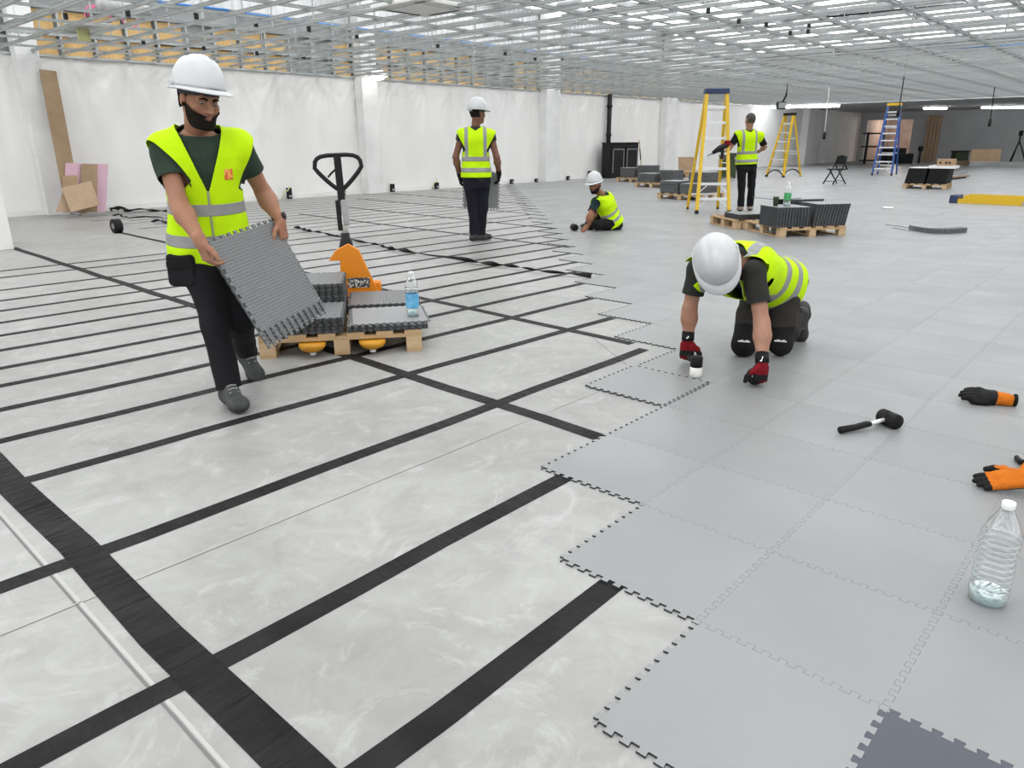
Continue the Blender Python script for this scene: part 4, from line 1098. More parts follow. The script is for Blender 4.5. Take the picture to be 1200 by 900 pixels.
# cassette air conditioner
g = G(495, 9, CEIL + 0.02)
rz = 0.0
t = empty('air_conditioner', (g[0], g[1], CEIL + 0.0), 0, 'square off white cassette air conditioner set in the ceiling grid', 'air conditioner')
MB().box((-0.48, -0.48, 0.0), (0.48, 0.48, 0.05)).build('fascia', M['offwhite'], t, bevel=0.012)
MB().box((-0.30, -0.30, -0.006), (0.30, 0.30, 0.0)).build('intake_grille', M['offwhite'], t, bevel=0.004)
for k, (x0, y0, x1, y1) in enumerate(((-0.28, 0.35, 0.28, 0.40), (-0.28, -0.40, 0.28, -0.35), (0.35, -0.28, 0.40, 0.28), (-0.40, -0.28, -0.35, 0.28))): MB().box((x0, y0, -0.004), (x1, y1, -0.001)).build('air_slot', M['black' if k in (0, 2) else 'offwhite'], t)
MB().box((-0.42, -0.42, 0.05), (0.42, 0.42, 0.34)).build('casing', M['galv_dark'], t)
for k in range(3): MB().mat(0, True).tube([(0.42, 0.1 * k - 0.1, 0.2), (0.6, 0.12 * k - 0.1, 0.24 - 0.03 * k), (0.75, 0.1, 0.42)], 0.018, 6).build('cable_loop', M['black'], t)
def service(name, pix, z, r, mt, lab, cat, n=8):
    P = [G(x, y, z) for x, y in pix]
    o = MB().mat(0, True).tube(P, r, n).build(name, M[mt]); return tag(o, lab, cat)
service('blue_pipe', ((165, 0), (268, 12)), CEIL + 0.55, 0.022, 'bluepipe', 'blue pipe ending at a metal elbow above the grid', 'pipe')
service('blue_pipe', ((288, 16), (400, 31), (470, 40), (600, 57), (700, 70), (765, 79)), CEIL + 0.55, 0.022, 'bluepipe', 'long blue pipe running above the grid along the sheeted wall', 'pipe')
service('blue_pipe', ((1088, 58), (1200, 52)), CEIL + 0.3, 0.02, 'bluepipe', 'blue pipe above the grid over the folded yellow ladder', 'pipe')
service('round_duct', ((115, 6), (175, 14)), CEIL + 0.6, 0.10, 'greyhandle', 'short grey round duct above the grid near the pink cables', 'duct', 14)
service('steel_conduit', ((655, 8), (680, 4)), CEIL + 0.4, 0.07, 'galv_dark', 'dark steel bracket above the grid right of the air conditioner', 'bracket')
service('dark_cable', ((690, 9), (745, 20), (790, 29)), CEIL + 0.4, 0.02, 'galv_dark', 'dark cable run above the grid right of the air conditioner', 'cable')
service('dark_cable', ((958, 21), (1060, 11), (1130, 4)), CEIL + 0.35, 0.016, 'black', 'black cable run above the grid over the folded yellow ladder', 'cable')
g = G(112, 18, CEIL + 0.5)
for k, (dx, lab) in enumerate(((0, 'larger loop of pink cable above the grid'), (0.55, 'smaller loop of pink cable above the grid'))):
    o = MB().mat(0, True).tube([(0.2 * math.cos(i * 0.45) * (1 - 0.25 * k) + 0.02 * i * 0.3, 0.03 * i * 0.2, 0.16 * math.sin(i * 0.45) * (1 - 0.25 * k)) for i in range(22)], 0.012, 6).build('cable_loop', M['pinkcable'], None, (g[0] + dx, g[1], g[2])); tag(o, lab, 'cable')
p = [G(62, 40, CEIL + 0.12), G(110, 41, CEIL + 0.12), G(78, 28, CEIL + 0.12)]
slab('ceiling_board', p[0], p[1], p[2], 0.02, M['offwhite'], 'pale ceiling panel lying on the grid with a yellow tag', 'panel')
g = G(98, 40, CEIL + 0.02); tag(MB().box((-0.09, -0.03, -0.1), (0.09, 0.03, 0.08)).build('yellow_box', M['yellow_dull'], None, g, bevel=0.01), 'small yellow junction box by the pale ceiling panel', 'junction box')
P = [G(8, 37, CEIL + 0.16), G(172, 51, CEIL + 0.16)]; t = empty('cable_tray', P[0], frame(*P), 'perforated steel cable tray lying above the grid', 'cable tray'); L = np.linalg.norm(P[1] - P[0])
for y in (-0.07, 0.07): MB().box((0, y - 0.004, 0), (L, y + 0.004, 0.05)).build('tray_side', M['galv'], t)
rung = MB().box((-0.02, -0.07, 0), (0.02, 0.07, 0.006)).mesh('tray_rung', M['galv'])
for k in range(int(L / 0.09)): inst('tray_rung', rung, t, (0.05 + 0.09 * k, 0, 0))
# ================================================================= people
def cone(P, a, b, ra, rb):
    a, b = np.asarray(a, float), np.asarray(b, float)
    ab = b - a
    t = np.clip(((P - a) @ ab) / max(ab @ ab, 1e-9), 0, 1)
    return np.linalg.norm(P - a - t[:, None] * ab, axis=1) - (ra + (rb - ra) * t)
def ell(P, c, r):
    q = (P - np.asarray(c)) / np.asarray(r)
    k0 = np.linalg.norm(q, axis=1); k1 = np.linalg.norm(q / np.asarray(r), axis=1)
    return k0 * (k0 - 1) / np.maximum(k1, 1e-6)
def smin(a, b, k):
    h = np.clip(0.5 + 0.5 * (b - a) / k, 0, 1)
    return b * (1 - h) + a * h - k * h * (1 - h)
def ssub(a, b, k):
    return -smin(-a, b, k)
def snet(fn, lo, hi, h):
    """Smooth surface of fn = 0 inside a box, as quads on a grid of pitch h."""
    lo, hi = np.asarray(lo, float), np.asarray(hi, float)
    n = np.maximum(4, np.ceil((hi - lo) / h).astype(int) + 1)
    ax = [lo[i] + h * np.arange(n[i]) for i in range(3)]
    X = np.stack(np.meshgrid(*ax, indexing='ij'), -1).reshape(-1, 3)
    F = np.concatenate([fn(X[i:i + 250000]) for i in range(0, len(X), 250000)]).reshape(n)
    S = F < 0
    acc = np.zeros((*(n - 1), 3)); cnt = np.zeros(n - 1)
    corner = [(i, j, k) for i in (0, 1) for j in (0, 1) for k in (0, 1)]
    def sl(c): return tuple(slice(c[i], n[i] - 1 + c[i]) for i in range(3))
    for d in range(3):
        for c in corner:
            if c[d]: continue
            e = list(c); e[d] = 1
            f0, f1 = F[sl(c)], F[sl(e)]
            m = (f0 < 0) != (f1 < 0)
            t = np.where(m, f0 / np.where(f0 - f1 == 0, 1, f0 - f1), 0)
            for i in range(3): acc[..., i] += m * (c[i] + (t if i == d else 0))
            cnt += m
    act = cnt > 0
    idx = -np.ones(n - 1, int); idx[act] = np.arange(act.sum())
    I = np.stack(np.nonzero(act), -1)
    V = lo + h * (I + acc[act] / cnt[act][:, None])
    Q = []
    for d in range(3):
        u, v = (d + 1) % 3, (d + 2) % 3
        a = [slice(None)] * 3; b_ = [slice(None)] * 3
        a[d] = slice(0, n[d] - 1); b_[d] = slice(1, n[d])
        for w in (u, v): a[w] = slice(1, n[w] - 1); b_[w] = slice(1, n[w] - 1)
        s0, s1 = S[tuple(a)], S[tuple(b_)]
        for flip, mk in ((False, s0 & ~s1), (True, ~s0 & s1)):
            K = np.stack(np.nonzero(mk), -1)
            K[:, u] += 1; K[:, v] += 1
            def at_(du, dv):
                L = K.copy(); L[:, u] -= du; L[:, v] -= dv
                return idx[L[:, 0], L[:, 1], L[:, 2]]
            q = np.stack([at_(1, 1), at_(0, 1), at_(0, 0), at_(1, 0)], -1)
            Q.append(q[:, ::-1] if flip else q)
    Q = np.concatenate(Q); Q = Q[(Q >= 0).all(1)]
    return V, Q
def trim(V, Q, fn):
    """Keep what has fn < 0, with the border drawn onto fn = 0."""
    c = fn(V)
    k = (c[Q] < 0).any(1)
    Q = Q[k]
    used = np.unique(Q); mp = -np.ones(len(V), int); mp[used] = np.arange(len(used))
    V = V[used].copy(); Q = mp[Q]
    for _ in range(3):
        c = fn(V); m = c > 0
        if not m.any(): break
        P = V[m]; e = 1e-4
        g = np.stack([(fn(P + np.eye(3)[i] * e) - c[m]) / e for i in range(3)], -1)
        V[m] = P - (c[m] / np.maximum((g * g).sum(1), 0.15))[:, None] * g
    return V, Q
def relax(V, Q, n=2, w=0.5):
    E = np.concatenate([Q[:, [0, 1]], Q[:, [1, 2]], Q[:, [2, 3]], Q[:, [3, 0]]])
    for _ in range(n):
        s = np.zeros_like(V); c = np.zeros(len(V))
        np.add.at(s, E[:, 0], V[E[:, 1]]); np.add.at(s, E[:, 1], V[E[:, 0]])
        np.add.at(c, E[:, 0], 1); np.add.at(c, E[:, 1], 1)
        V = V * (1 - w) + w * s / np.maximum(c, 1)[:, None]
    return V
def surf(name, V, Q, mats, parent, org, mi=None, solid=0.0):
    me = bpy.data.meshes.new(name)
    me.from_pydata((V - org).tolist(), [], Q.tolist())
    for mt in (mats if isinstance(mats, (list, tuple)) else [mats]): me.materials.append(mt)
    if mi is not None: me.polygons.foreach_set('material_index', np.asarray(mi, int))
    me.polygons.foreach_set('use_smooth', [True] * len(me.polygons))
    me.update()
    o = inst(name, me, parent)
    if solid:
        s = o.modifiers.new('thickness', 'SOLIDIFY'); s.thickness = solid; s.offset = -1
    return o
def unit(v):
    v = np.asarray(v, float); return v / np.linalg.norm(v)
def basis(x=None, y=None, z=None):
    """Right-handed frame (columns) from a main axis and a helper."""
    if z is not None and x is not None: z = unit(z); x = unit(x - z * (x @ z)); return np.stack([x, np.cross(z, x), z], 1)
    if y is not None and z is not None: y = unit(y); z = unit(z - y * (y @ z)); return np.stack([np.cross(y, z), y, z], 1)
    if x is not None and y is not None: x = unit(x); y = unit(y - x * (x @ y)); return np.stack([x, y, np.cross(x, y)], 1)

def cloth(name, c0, c1, scale=9.0, rough=0.85, bump=0.35, bscale=16):
    return noisy(name, c0, c1, scale, (rough, rough + 0.05), 4, bump, bscale, spec=0.25)
M['hivis'] = cloth('fluorescent_yellow_mesh', (0.56, 0.86, 0.0), (0.50, 0.79, 0.0), 5, 0.75, 0.3, 12)
M['reflect'] = noisy('grey_reflective_band', (0.30, 0.30, 0.29), (0.24, 0.24, 0.235), 12, (0.4, 0.5), bump=0.15, bscale=40)
M['piping'] = mat('grey_green_piping', (0.30, 0.34, 0.16), 0.7)
M['tee_green'] = cloth('dark_green_cotton', (0.030, 0.050, 0.034), (0.022, 0.038, 0.026))
M['tee_grey'] = cloth('charcoal_cotton', (0.030, 0.031, 0.027), (0.020, 0.021, 0.019))
M['tee_teal'] = cloth('dark_teal_cotton', (0.010, 0.030, 0.032), (0.008, 0.022, 0.024))
M['tee_black'] = cloth('black_cotton', (0.010, 0.010, 0.011), (0.007, 0.007, 0.008))
M['trouser_black'] = cloth('black_work_trousers', (0.006, 0.006, 0.008), (0.010, 0.010, 0.012), 6)
M['trouser_navy'] = cloth('navy_black_trousers', (0.006, 0.006, 0.012), (0.010, 0.010, 0.018), 6)
M['trouser_grey'] = cloth('grey_brown_trousers', (0.040, 0.034, 0.032), (0.024, 0.021, 0.020), 5)
M['kneepad'] = cloth('black_knee_panel', (0.006, 0.006, 0.006), (0.010, 0.010, 0.010), 10)
M['boot_grey'] = noisy('grey_suede_boot', (0.060, 0.062, 0.062), (0.035, 0.036, 0.037), 14, (0.8, 0.9), bump=0.3, bscale=60)
M['boot_black'] = noisy('black_leather_boot', (0.014, 0.014, 0.014), (0.022, 0.022, 0.022), 14, (0.5, 0.6), bump=0.2, bscale=60)
M['boot_tan'] = noisy('tan_boot', (0.34, 0.27, 0.20), (0.26, 0.20, 0.15), 14, (0.8, 0.9), bump=0.3)
M['sole'] = mat('boot_sole', (0.018, 0.018, 0.018), 0.7)
M['lace'] = mat('boot_lace', (0.26, 0.26, 0.26), 0.8)
def skin(name, c):
    mt = noisy(name, c, tuple(x * y for x, y in zip(c, (0.86, 0.78, 0.74))), 9, (0.5, 0.6), 4, 0.06, 90, spec=0.4)
    b = mt.node_tree.nodes['Principled BSDF']
    b.inputs['Subsurface Weight'].default_value = 0.12
    b.inputs['Subsurface Radius'].default_value = (0.012, 0.004, 0.002)
    return mt
M['skin_tan'] = skin('tan_skin', (0.36, 0.18, 0.11))
M['skin_mid'] = skin('warm_skin', (0.31, 0.145, 0.085))
M['skin_deep'] = skin('brown_skin', (0.20, 0.095, 0.06))
M['skin_pale'] = skin('light_skin', (0.40, 0.215, 0.145))
M['lip'] = mat('lips', (0.24, 0.10, 0.075), 0.6)
M['hair'] = noisy('dark_hair', (0.007, 0.005, 0.004), (0.014, 0.010, 0.008), 40, (0.8, 0.9), bump=0.4, bscale=120, spec=0.15)
M['hair_grey'] = noisy('greying_hair', (0.035, 0.028, 0.022), (0.07, 0.058, 0.048), 40, (0.6, 0.8), bump=0.4, bscale=120)
M['eye_white'] = mat('eye_white', (0.34, 0.29, 0.26), 0.4)
M['iris'] = mat('dark_iris', (0.02, 0.012, 0.008), 0.2)
M['hat'] = mat('white_hard_hat_shell', (0.57, 0.58, 0.59), 0.28)
M['hat_in'] = mat('hat_headband', (0.03, 0.03, 0.035), 0.7)
M['glove_red'] = cloth('red_knit_glove', (0.22, 0.006, 0.012), (0.14, 0.004, 0.008), 20)
M['glove_black'] = noisy('black_coated_palm', (0.006, 0.006, 0.006), (0.011, 0.011, 0.011), 20, (0.6, 0.8), bump=0.3, bscale=80, spec=0.2)
M['glove_orange'] = cloth('orange_knit_glove', (0.62, 0.17, 0.012), (0.52, 0.13, 0.01), 20)
M['white_rubber'] = mat('white_rubber', (0.75, 0.74, 0.70), 0.5)
M['badge'] = noisy('orange_red_badge', (0.75, 0.10, 0.03), (0.85, 0.42, 0.10), 55, (0.6, 0.7), lo=0.5, hi=0.53)

KZ = [-0.18, -0.10, 0.0, 0.10, 0.20, 0.30, 0.38, 0.44, 0.49, 0.53, 0.56, 0.60]
KW = [0.150, 0.168, 0.172, 0.156, 0.156, 0.168, 0.182, 0.184, 0.165, 0.115, 0.070, 0.05]
KD = [0.105, 0.118, 0.118, 0.106, 0.106, 0.113, 0.120, 0.115, 0.100, 0.080, 0.065, 0.05]
def torso_f(P, grow, flare=0.0, droop=0.0):
    z = P[:, 2]
    w = np.interp(z, KZ, KW) + grow + flare * np.clip((0.2 - z) / 0.3, 0, 1)
    d = np.interp(z, KZ, KD) + grow + flare * np.clip((0.2 - z) / 0.3, 0, 1)
    d = d + droop * np.clip((P[:, 1] + 0.02) / 0.10, 0, 1)
    r = (np.abs(P[:, 0] / w) ** 2.3 + np.abs((P[:, 1] - 0.006) / d) ** 2.3) ** (1 / 2.3)
    f = (r - 1) * np.minimum(w, d)
    return np.maximum(f, np.maximum(z - 0.575, -0.185 - z))
def wrinkle(P, amp, k=1.0, seed=0.0):
    x, y, z = P[:, 0] * k, P[:, 1] * k, P[:, 2] * k
    return amp * (np.sin(31 * x + 9 * z + 3 * np.sin(11 * z + seed)) * np.cos(21 * z - 13 * y + 2 * np.sin(9 * x)) + 0.6 * np.sin(17 * z + 14 * y + 4 * np.sin(8 * x + seed)) )
def head_f(P, neck_to):
    f = ell(P, (0, -0.018, 0.030), (0.077, 0.098, 0.090))
    f = smin(f, ell(P, (0, 0.026, -0.050), (0.060, 0.066, 0.070)), 0.045)
    f = smin(f, ell(P, (0, 0.064, -0.098), (0.028, 0.026, 0.022)), 0.035)
    f = smin(f, cone(P, (-0.036, 0.078, 0.028), (0.036, 0.078, 0.028), 0.012, 0.012), 0.022)
    ax = np.abs(P[:, 0]); Q = np.stack([ax, P[:, 1], P[:, 2]], 1)
    f = smin(f, ell(Q, (0.044, 0.060, -0.018), (0.020, 0.020, 0.018)), 0.025)
    f = ssub(f, ell(Q, (0.033, 0.099, 0.008), (0.018, 0.018, 0.012)), 0.016)
    f = smin(f, cone(P, (0, 0.090, 0.016), (0, 0.114, -0.026), 0.008, 0.012), 0.014)
    f = smin(f, ell(Q, (0.013, 0.100, -0.030), (0.008, 0.011, 0.008)), 0.010)
    f = smin(f, cone(Q, (0, 0.096, -0.056), (0.020, 0.086, -0.057), 0.0075, 0.004), 0.008)
    f = smin(f, cone(Q, (0, 0.095, -0.066), (0.016, 0.086, -0.064), 0.0080, 0.004), 0.008)
    f = np.minimum(f, smin(ell(Q, (0.078, -0.012, 0.000), (0.009, 0.022, 0.032)), ell(Q, (0.072, -0.004, -0.004), (0.010, 0.012, 0.016)), 0.01))
    f = smin(f, cone(P, (0, -0.022, -0.055), neck_to, 0.056, 0.060), 0.03)
    return f
def hand_f(P, sg, curl, thumb, grow=0.0):
    """Wrist at the origin, fingers along x, back of the hand +z, thumb towards sg*y."""
    Q = P * np.array([1, sg, 1.0])
    q = np.abs(Q - np.array([0.052, 0, 0])) - np.array([0.034, 0.028, 0.004])
    f = np.linalg.norm(np.maximum(q, 0), axis=1) + np.minimum(q.max(1), 0) - 0.012
    f = smin(f, cone(Q, (-0.02, 0, 0), (0.03, 0, 0), 0.026, 0.024), 0.02)
    ys = (0.031, 0.0105, -0.0105, -0.030); ls = (0.072, 0.080, 0.074, 0.058)
    for y, L in zip(ys, ls):
        p = np.array([0.088 - 0.12 * abs(y - 0.008), y, 0.0]); a = 0.0; r = 0.0092
        d0 = np.array([0, (y - 0.0) * 0.9, 0])
        for seg, c in zip((0.45, 0.30, 0.25), curl):
            a += c
            q = p + (np.array([math.cos(a), 0, -math.sin(a)]) + d0 * 0.6) * L * seg
            f = smin(f, cone(Q, p, q, r, r * 0.93), 0.005); p = q; r *= 0.93
    p = np.array([0.022, 0.030, -0.004])
    for (dx, dy, dz), L, r in zip(thumb, (0.038, 0.032, 0.026), (0.0135, 0.0115, 0.010)):
        q = p + unit((dx, dy, dz)) * L; f = smin(f, cone(Q, p, q, r, r * 0.92), 0.012); p = q
    return f - grow
THUMB = ((0.6, 0.75, -0.2), (0.85, 0.45, -0.25), (0.95, 0.2, -0.2))

def hard_hat(parent, org, B, c, tip=0.0):
    ct, st = math.cos(tip), math.sin(tip); B = B @ np.array([[1, 0, 0], [0, ct, -st], [0, st, ct]])
    """B: head frame, c: head centre."""
    n, mm = 56, 16; vs, fs = [], []
    def W(p): return c + B @ np.asarray(p) - org
    a, b_, z0, H = 0.118, 0.142, 0.056, 0.140
    y0 = -0.008
    for i in range(mm + 1):
        t = i / mm * math.pi / 2
        for j in range(n):
            ph = 2 * math.pi * j / n
            k = math.cos(t) ** 0.72
            x, y = a * k * math.sin(ph), b_ * k * math.cos(ph)
            z = H * math.sin(t) ** 1.05
            ridge = 0.009 * math.exp(-(x / 0.026) ** 4) * (0.25 + 0.75 * math.sin(t)) * (1 if y > -0.2 else 0)
            ridge += 0.004 * (math.exp(-((abs(x) - 0.06) / 0.012) ** 2)) * math.sin(t) * (t > 0.3)
            vs.append((x * (1 + ridge), y0 + y * (1 + ridge), z0 + z + ridge))
    for i in range(mm):
        for j in range(n):
            fs.append((i * n + j, (i + 1) * n + j, (i + 1) * n + (j + 1) % n, i * n + (j + 1) % n))
    fs.append(tuple(mm * n + j for j in range(n)))
    b = MB(); b.mat(0, True).add([W(v) for v in vs], [f[::-1] if len(f) > 4 else f for f in fs])
    k0 = 0
    ring = []
    for s, (out, dz) in enumerate(((0, 0), (0.35, -0.002), (1.0, -0.010), (1.0, -0.015), (0.3, -0.008), (-0.15, -0.004))):
        for j in range(n):
            ph = 2 * math.pi * j / n; fr = max(0.0, math.cos(ph)) ** 2.2
            e = (0.011 + 0.046 * fr) * out
            ring.append(((a + e) * math.sin(ph), y0 + (b_ + e) * math.cos(ph), z0 + dz - 0.010 * fr * max(out, 0)))
    fr_ = [(s * n + j, s * n + (j + 1) % n, (s + 1) * n + (j + 1) % n, (s + 1) * n + j) for s in range(5) for j in range(n)]
    b.add([W(v) for v in ring], fr_)
    hat = b.build('hard_hat', M['hat'], parent)
    so = hat.modifiers.new('thickness', 'SOLIDIFY'); so.thickness = 0.003; so.offset = -1
    bb = MB(); prof = []
    for s, z in ((0.94, 0.052), (0.94, 0.022), (0.92, 0.022), (0.92, 0.052)):
        prof += [W((0.092 * s * math.sin(2 * math.pi * j / 32), y0 + 0.112 * s * math.cos(2 * math.pi * j / 32), z)) for j in range(32)]
    bb.mat(0, True).add(prof, [(s * 32 + j, s * 32 + (j + 1) % 32, ((s + 1) % 4) * 32 + (j + 1) % 32, ((s + 1) % 4) * 32 + j) for s in range(4) for j in range(32)])
    bb.build('headband', M['hat_in'], hat)
    for sx in (-1, 1):
        k = MB(); Mx = Matrix(np.block([[B, (c - org + B @ np.array([sx * 0.121, y0 - 0.03, z0 + 0.008]))[:, None]], [np.zeros((1, 3)), np.ones((1, 1))]]).tolist())
        k.box((-0.004, -0.025, -0.006), (0.004, 0.025, 0.006), Mx); k.build('side_slot', M['hat'], hat)
    k = MB(); Mx = Matrix(np.block([[B, (c - org + B @ np.array([0, y0 - 0.118, z0 - 0.018]))[:, None]], [np.zeros((1, 3)), np.ones((1, 1))]]).tolist())
    k.box((-0.03, -0.012, -0.016), (0.03, 0.012, 0.014), Mx); k.build('ratchet', M['hat'], hat)
    return hat

def person(label, J, look, hup, o):
    """J: joints in world space; look, hup: where the face and the crown point; o: options."""
    J = {k: np.asarray(v, float) for k, v in J.items()}
    fine = o.get('fine', 1.0)
    hc, hh = 0.0065 * fine, 0.0040 * fine
    base = np.array([J['pel'][0], J['pel'][1], 0.0])
    root = empty('person', base, 0, label, 'person')
    org = base
    L = np.linalg.norm(J['nk'] - J['pel'])
    B = basis(x=J['shR'] - J['shL'], z=J['nk'] - J['pel'])
    zs = 0.55 / L
    def tl(P): return ((P - J['pel']) @ B) * np.array([1, 1, zs])
    def tw(P): return J['pel'] + (P * np.array([1, 1, 1 / zs])) @ B.T
    sh = {s: tl(J['sh' + s][None])[0] for s in 'RL'}
    HB = basis(y=np.asarray(look, float), z=np.asarray(hup, float))
    hd = J['hd']
    def hl(P): return (P - hd) @ HB
    nk_l = hl((J['nk'] + B @ np.array([0, -0.005, -0.03]))[None])[0]
    S = o.get('skin', 'skin_tan')
    # ---- body: head, neck, arms, hands, and the trunk and legs inside the clothes
    Vs, Qs, Ms = [], [], []
    def put(V, Q, mi):
        n = sum(len(v) for v in Vs); Vs.append(V); Qs.append(Q + n); Ms.append(np.full(len(Q), 0) if np.isscalar(mi) else mi)
    lo = np.minimum((-0.10, -0.13, -0.14), nk_l - 0.07); hi = np.maximum((0.10, 0.13, 0.13), nk_l + 0.07)
    V, Q = snet(lambda P: head_f(P, nk_l), lo, hi, hh)
    V, Q = trim(V, Q, lambda P: -(P[:, 2] - (lo[2] + 0.012)))
    C = V[Q].mean(1)
    lip = ((np.abs(C[:, 0]) < 0.026) & (np.abs(C[:, 2] + 0.061) < 0.0125) & (C[:, 1] > 0.086)).astype(int)
    put(hd + V @ HB.T, Q, lip)
    grip = o.get('hands', {})
    gloves = o.get('glove')
    for s in 'RL':
        a, e, w = J['sh' + s], J['el' + s], J['wr' + s]
        g = grip.get(s, {})
        hx = np.asarray(g.get('dir', w - e), float); hn = np.asarray(g.get('back', -np.cross(B[:, 0], unit(w - e))), float)
        Hb = basis(x=unit(hx), y=np.cross(unit(hn), unit(hx)))
        sg = 1 if s == 'R' else -1
        curl, th = g.get('curl', (0.25, 0.35, 0.25)), g.get('thumb', THUMB)
        fb = e + (w - e) * 0.28 + unit(np.cross(w - e, B[:, 0])) * 0.004
        def arm(P, a=a, e=e, w=w, fb=fb):
            f = cone(P, a, e, 0.052, 0.040)
            f = smin(f, cone(P, e, fb, 0.040, 0.045), 0.03)
            return smin(f, cone(P, fb, w, 0.045, 0.027), 0.03)
        def handw(P, grow=0.0): return hand_f((P - w) @ Hb, sg, curl, th, grow)
        pts = np.array([a, e, w, w + Hb[:, 0] * 0.18, w + Hb[:, 0] * 0.1 - Hb[:, 2] * 0.09, w + Hb[:, 1] * 0.1 * sg])
        if gloves:
            V, Q = snet(arm, pts[:3].min(0) - 0.06, pts[:3].max(0) + 0.06, hh * 1.3)
        else:
            V, Q = snet(lambda P: smin(arm(P), handw(P), 0.02), pts.min(0) - 0.06, pts.max(0) + 0.06, hh)
        put(V, Q, 0)
        if gloves:
            p2 = pts[2:]
            V, Q = snet(lambda P: np.minimum(handw(P, 0.003), cone(P, w, w - unit(w - e) * 0.055, 0.033, 0.036)), p2.min(0) - 0.07, p2.max(0) + 0.07, hh * 0.9)
            C = (V[Q].mean(1) - w) @ Hb
            if gloves == 'red': mi = np.where(C[:, 0] < -0.012, 1, np.where((C[:, 0] < 0.055) & (C[:, 2] > -0.004), 0, np.where((C[:, 0] > 0.088) & (C[:, 2] > -0.03) & (C[:, 1] * sg < 0.005), 0, 1)))
            elif gloves == 'orange': mi = np.where((C[:, 2] < -0.004) | (C[:, 0] > 0.125) | (C[:, 0] < -0.045), 1, 0)
            else: mi = np.ones(len(C), int)
            gl = surf('glove', V, Q, [M['glove_orange' if gloves == 'orange' else 'glove_red'], M['glove_black']], root, org, mi)
            if gloves == 'red':
                cp = w - unit(w - e) * 0.03
                MB().mat(0, True).tube([cp - unit(w - e) * 0.022 - org, cp + unit(w - e) * 0.022 - org], 0.0375, 16).build('glove_cuff', M['glove_black'], gl)
                fv = unit(CAM - cp); MB().bar(cp + fv * 0.038 + np.array([0.008, 0, 0.012]) - org, cp + fv * 0.038 - np.array([0.006, 0, 0.012]) - org, 0.004, 0.004).build('cuff_mark', M['white'], gl)
                MB().bar(cp + fv * 0.038 + np.array([-0.010, 0.006, -0.010]) - org, cp + fv * 0.038 + np.array([0.008, -0.006, -0.002]) - org, 0.004, 0.004).build('cuff_mark', M['white'], gl)
        if o.get('watch') == s:
            ax = unit(w - e); cp = w - ax * 0.025
            wt = MB().mat(0, True).tube([cp - ax * 0.011 - org, cp + ax * 0.011 - org], 0.0325, 20).build('watch_strap', M['black'], root)
            fv = unit(Hb[:, 2]); MB().mat(0, True).tube([cp + fv * 0.029 - org, cp + fv * 0.041 - org], 0.021, 18).build('watch_case', M['blacksteel'], wt)
    def trunk(P):
        f = torso_f(tl(P), -0.020)
        for s in 'RL':
            f = smin(f, cone(P, J['sh' + s], J['pel'] * 0.25 + J['nk'] * 0.75, 0.045, 0.05), 0.03)
            f = smin(f, cone(P, J['hip' + s], J['kn' + s], 0.070, 0.050), 0.03)
            f = smin(f, cone(P, J['kn' + s], J['an' + s], 0.048, 0.034), 0.02)
        return f
    A = np.array([v for k, v in J.items() if k[:2] not in ('el', 'wr', 'to', 'hd')])
    V, Q = snet(trunk, A.min(0) - 0.14, A.max(0) + 0.14, 0.02)
    put(V, Q, 0)
    surf('body', np.concatenate(Vs), np.concatenate(Qs), [M[S], M['lip']], root, org, np.concatenate(Ms))
    # ---- eyes, brows, hair, beard
    for sx in (-1, 1):
        e0 = hd + HB @ np.array([sx * 0.032, 0.0770, 0.006]) - org
        Mx = Matrix.Translation(e0.tolist()) @ Matrix(HB.tolist()).to_4x4()
        sp = [(0.0098 * math.sin(t), -0.0098 * math.cos(t)) for t in np.linspace(0.02, math.pi - 0.02, 9)]
        ey = MB().mat(0, True).lathe(sp, 12, Mx @ Matrix.Diagonal((1.15, 1.0, 0.55, 1))).build('eye', M['eye_white'], root)
        ir = hd + HB @ np.array([sx * 0.033, 0.0790, 0.004]) - org
        MB().mat(0, True).lathe([(r * 0.92, z * 0.92) for r, z in sp], 12, Matrix.Translation(ir.tolist()) @ Matrix(HB.tolist()).to_4x4() @ Matrix.Diagonal((0.66, 1.0, 0.54, 1))).build('iris', M['iris'], ey)
        br = [hd + HB @ np.array([sx * x, y, z]) - org for x, y, z in ((0.014, 0.094, 0.021), (0.030, 0.092, 0.027), (0.048, 0.081, 0.023))]
        MB().mat(0, True).tube(br, 0.005, 6, taper=[0.0055, 0.005, 0.003]).build('eyebrow', M['hair'], root)
    hm = M[o.get('hair', 'hair')]
    g = 0.010
    V, Q = snet(lambda P: head_f(P, nk_l) - g + 0.0, (-0.1, -0.13, -0.09), (0.1, 0.11, 0.14), hh * 1.5)
    top = 0.02 if o.get('hat', True) else 0.0
    V, Q = trim(V, Q, lambda P: np.maximum(-(P[:, 2] - (-0.050 + 1.25 * np.maximum(0, P[:, 1] + 0.03))), np.abs(P[:, 0]) - 0.083))
    surf('hair', hd + V @ HB.T, Q, hm, root, org)
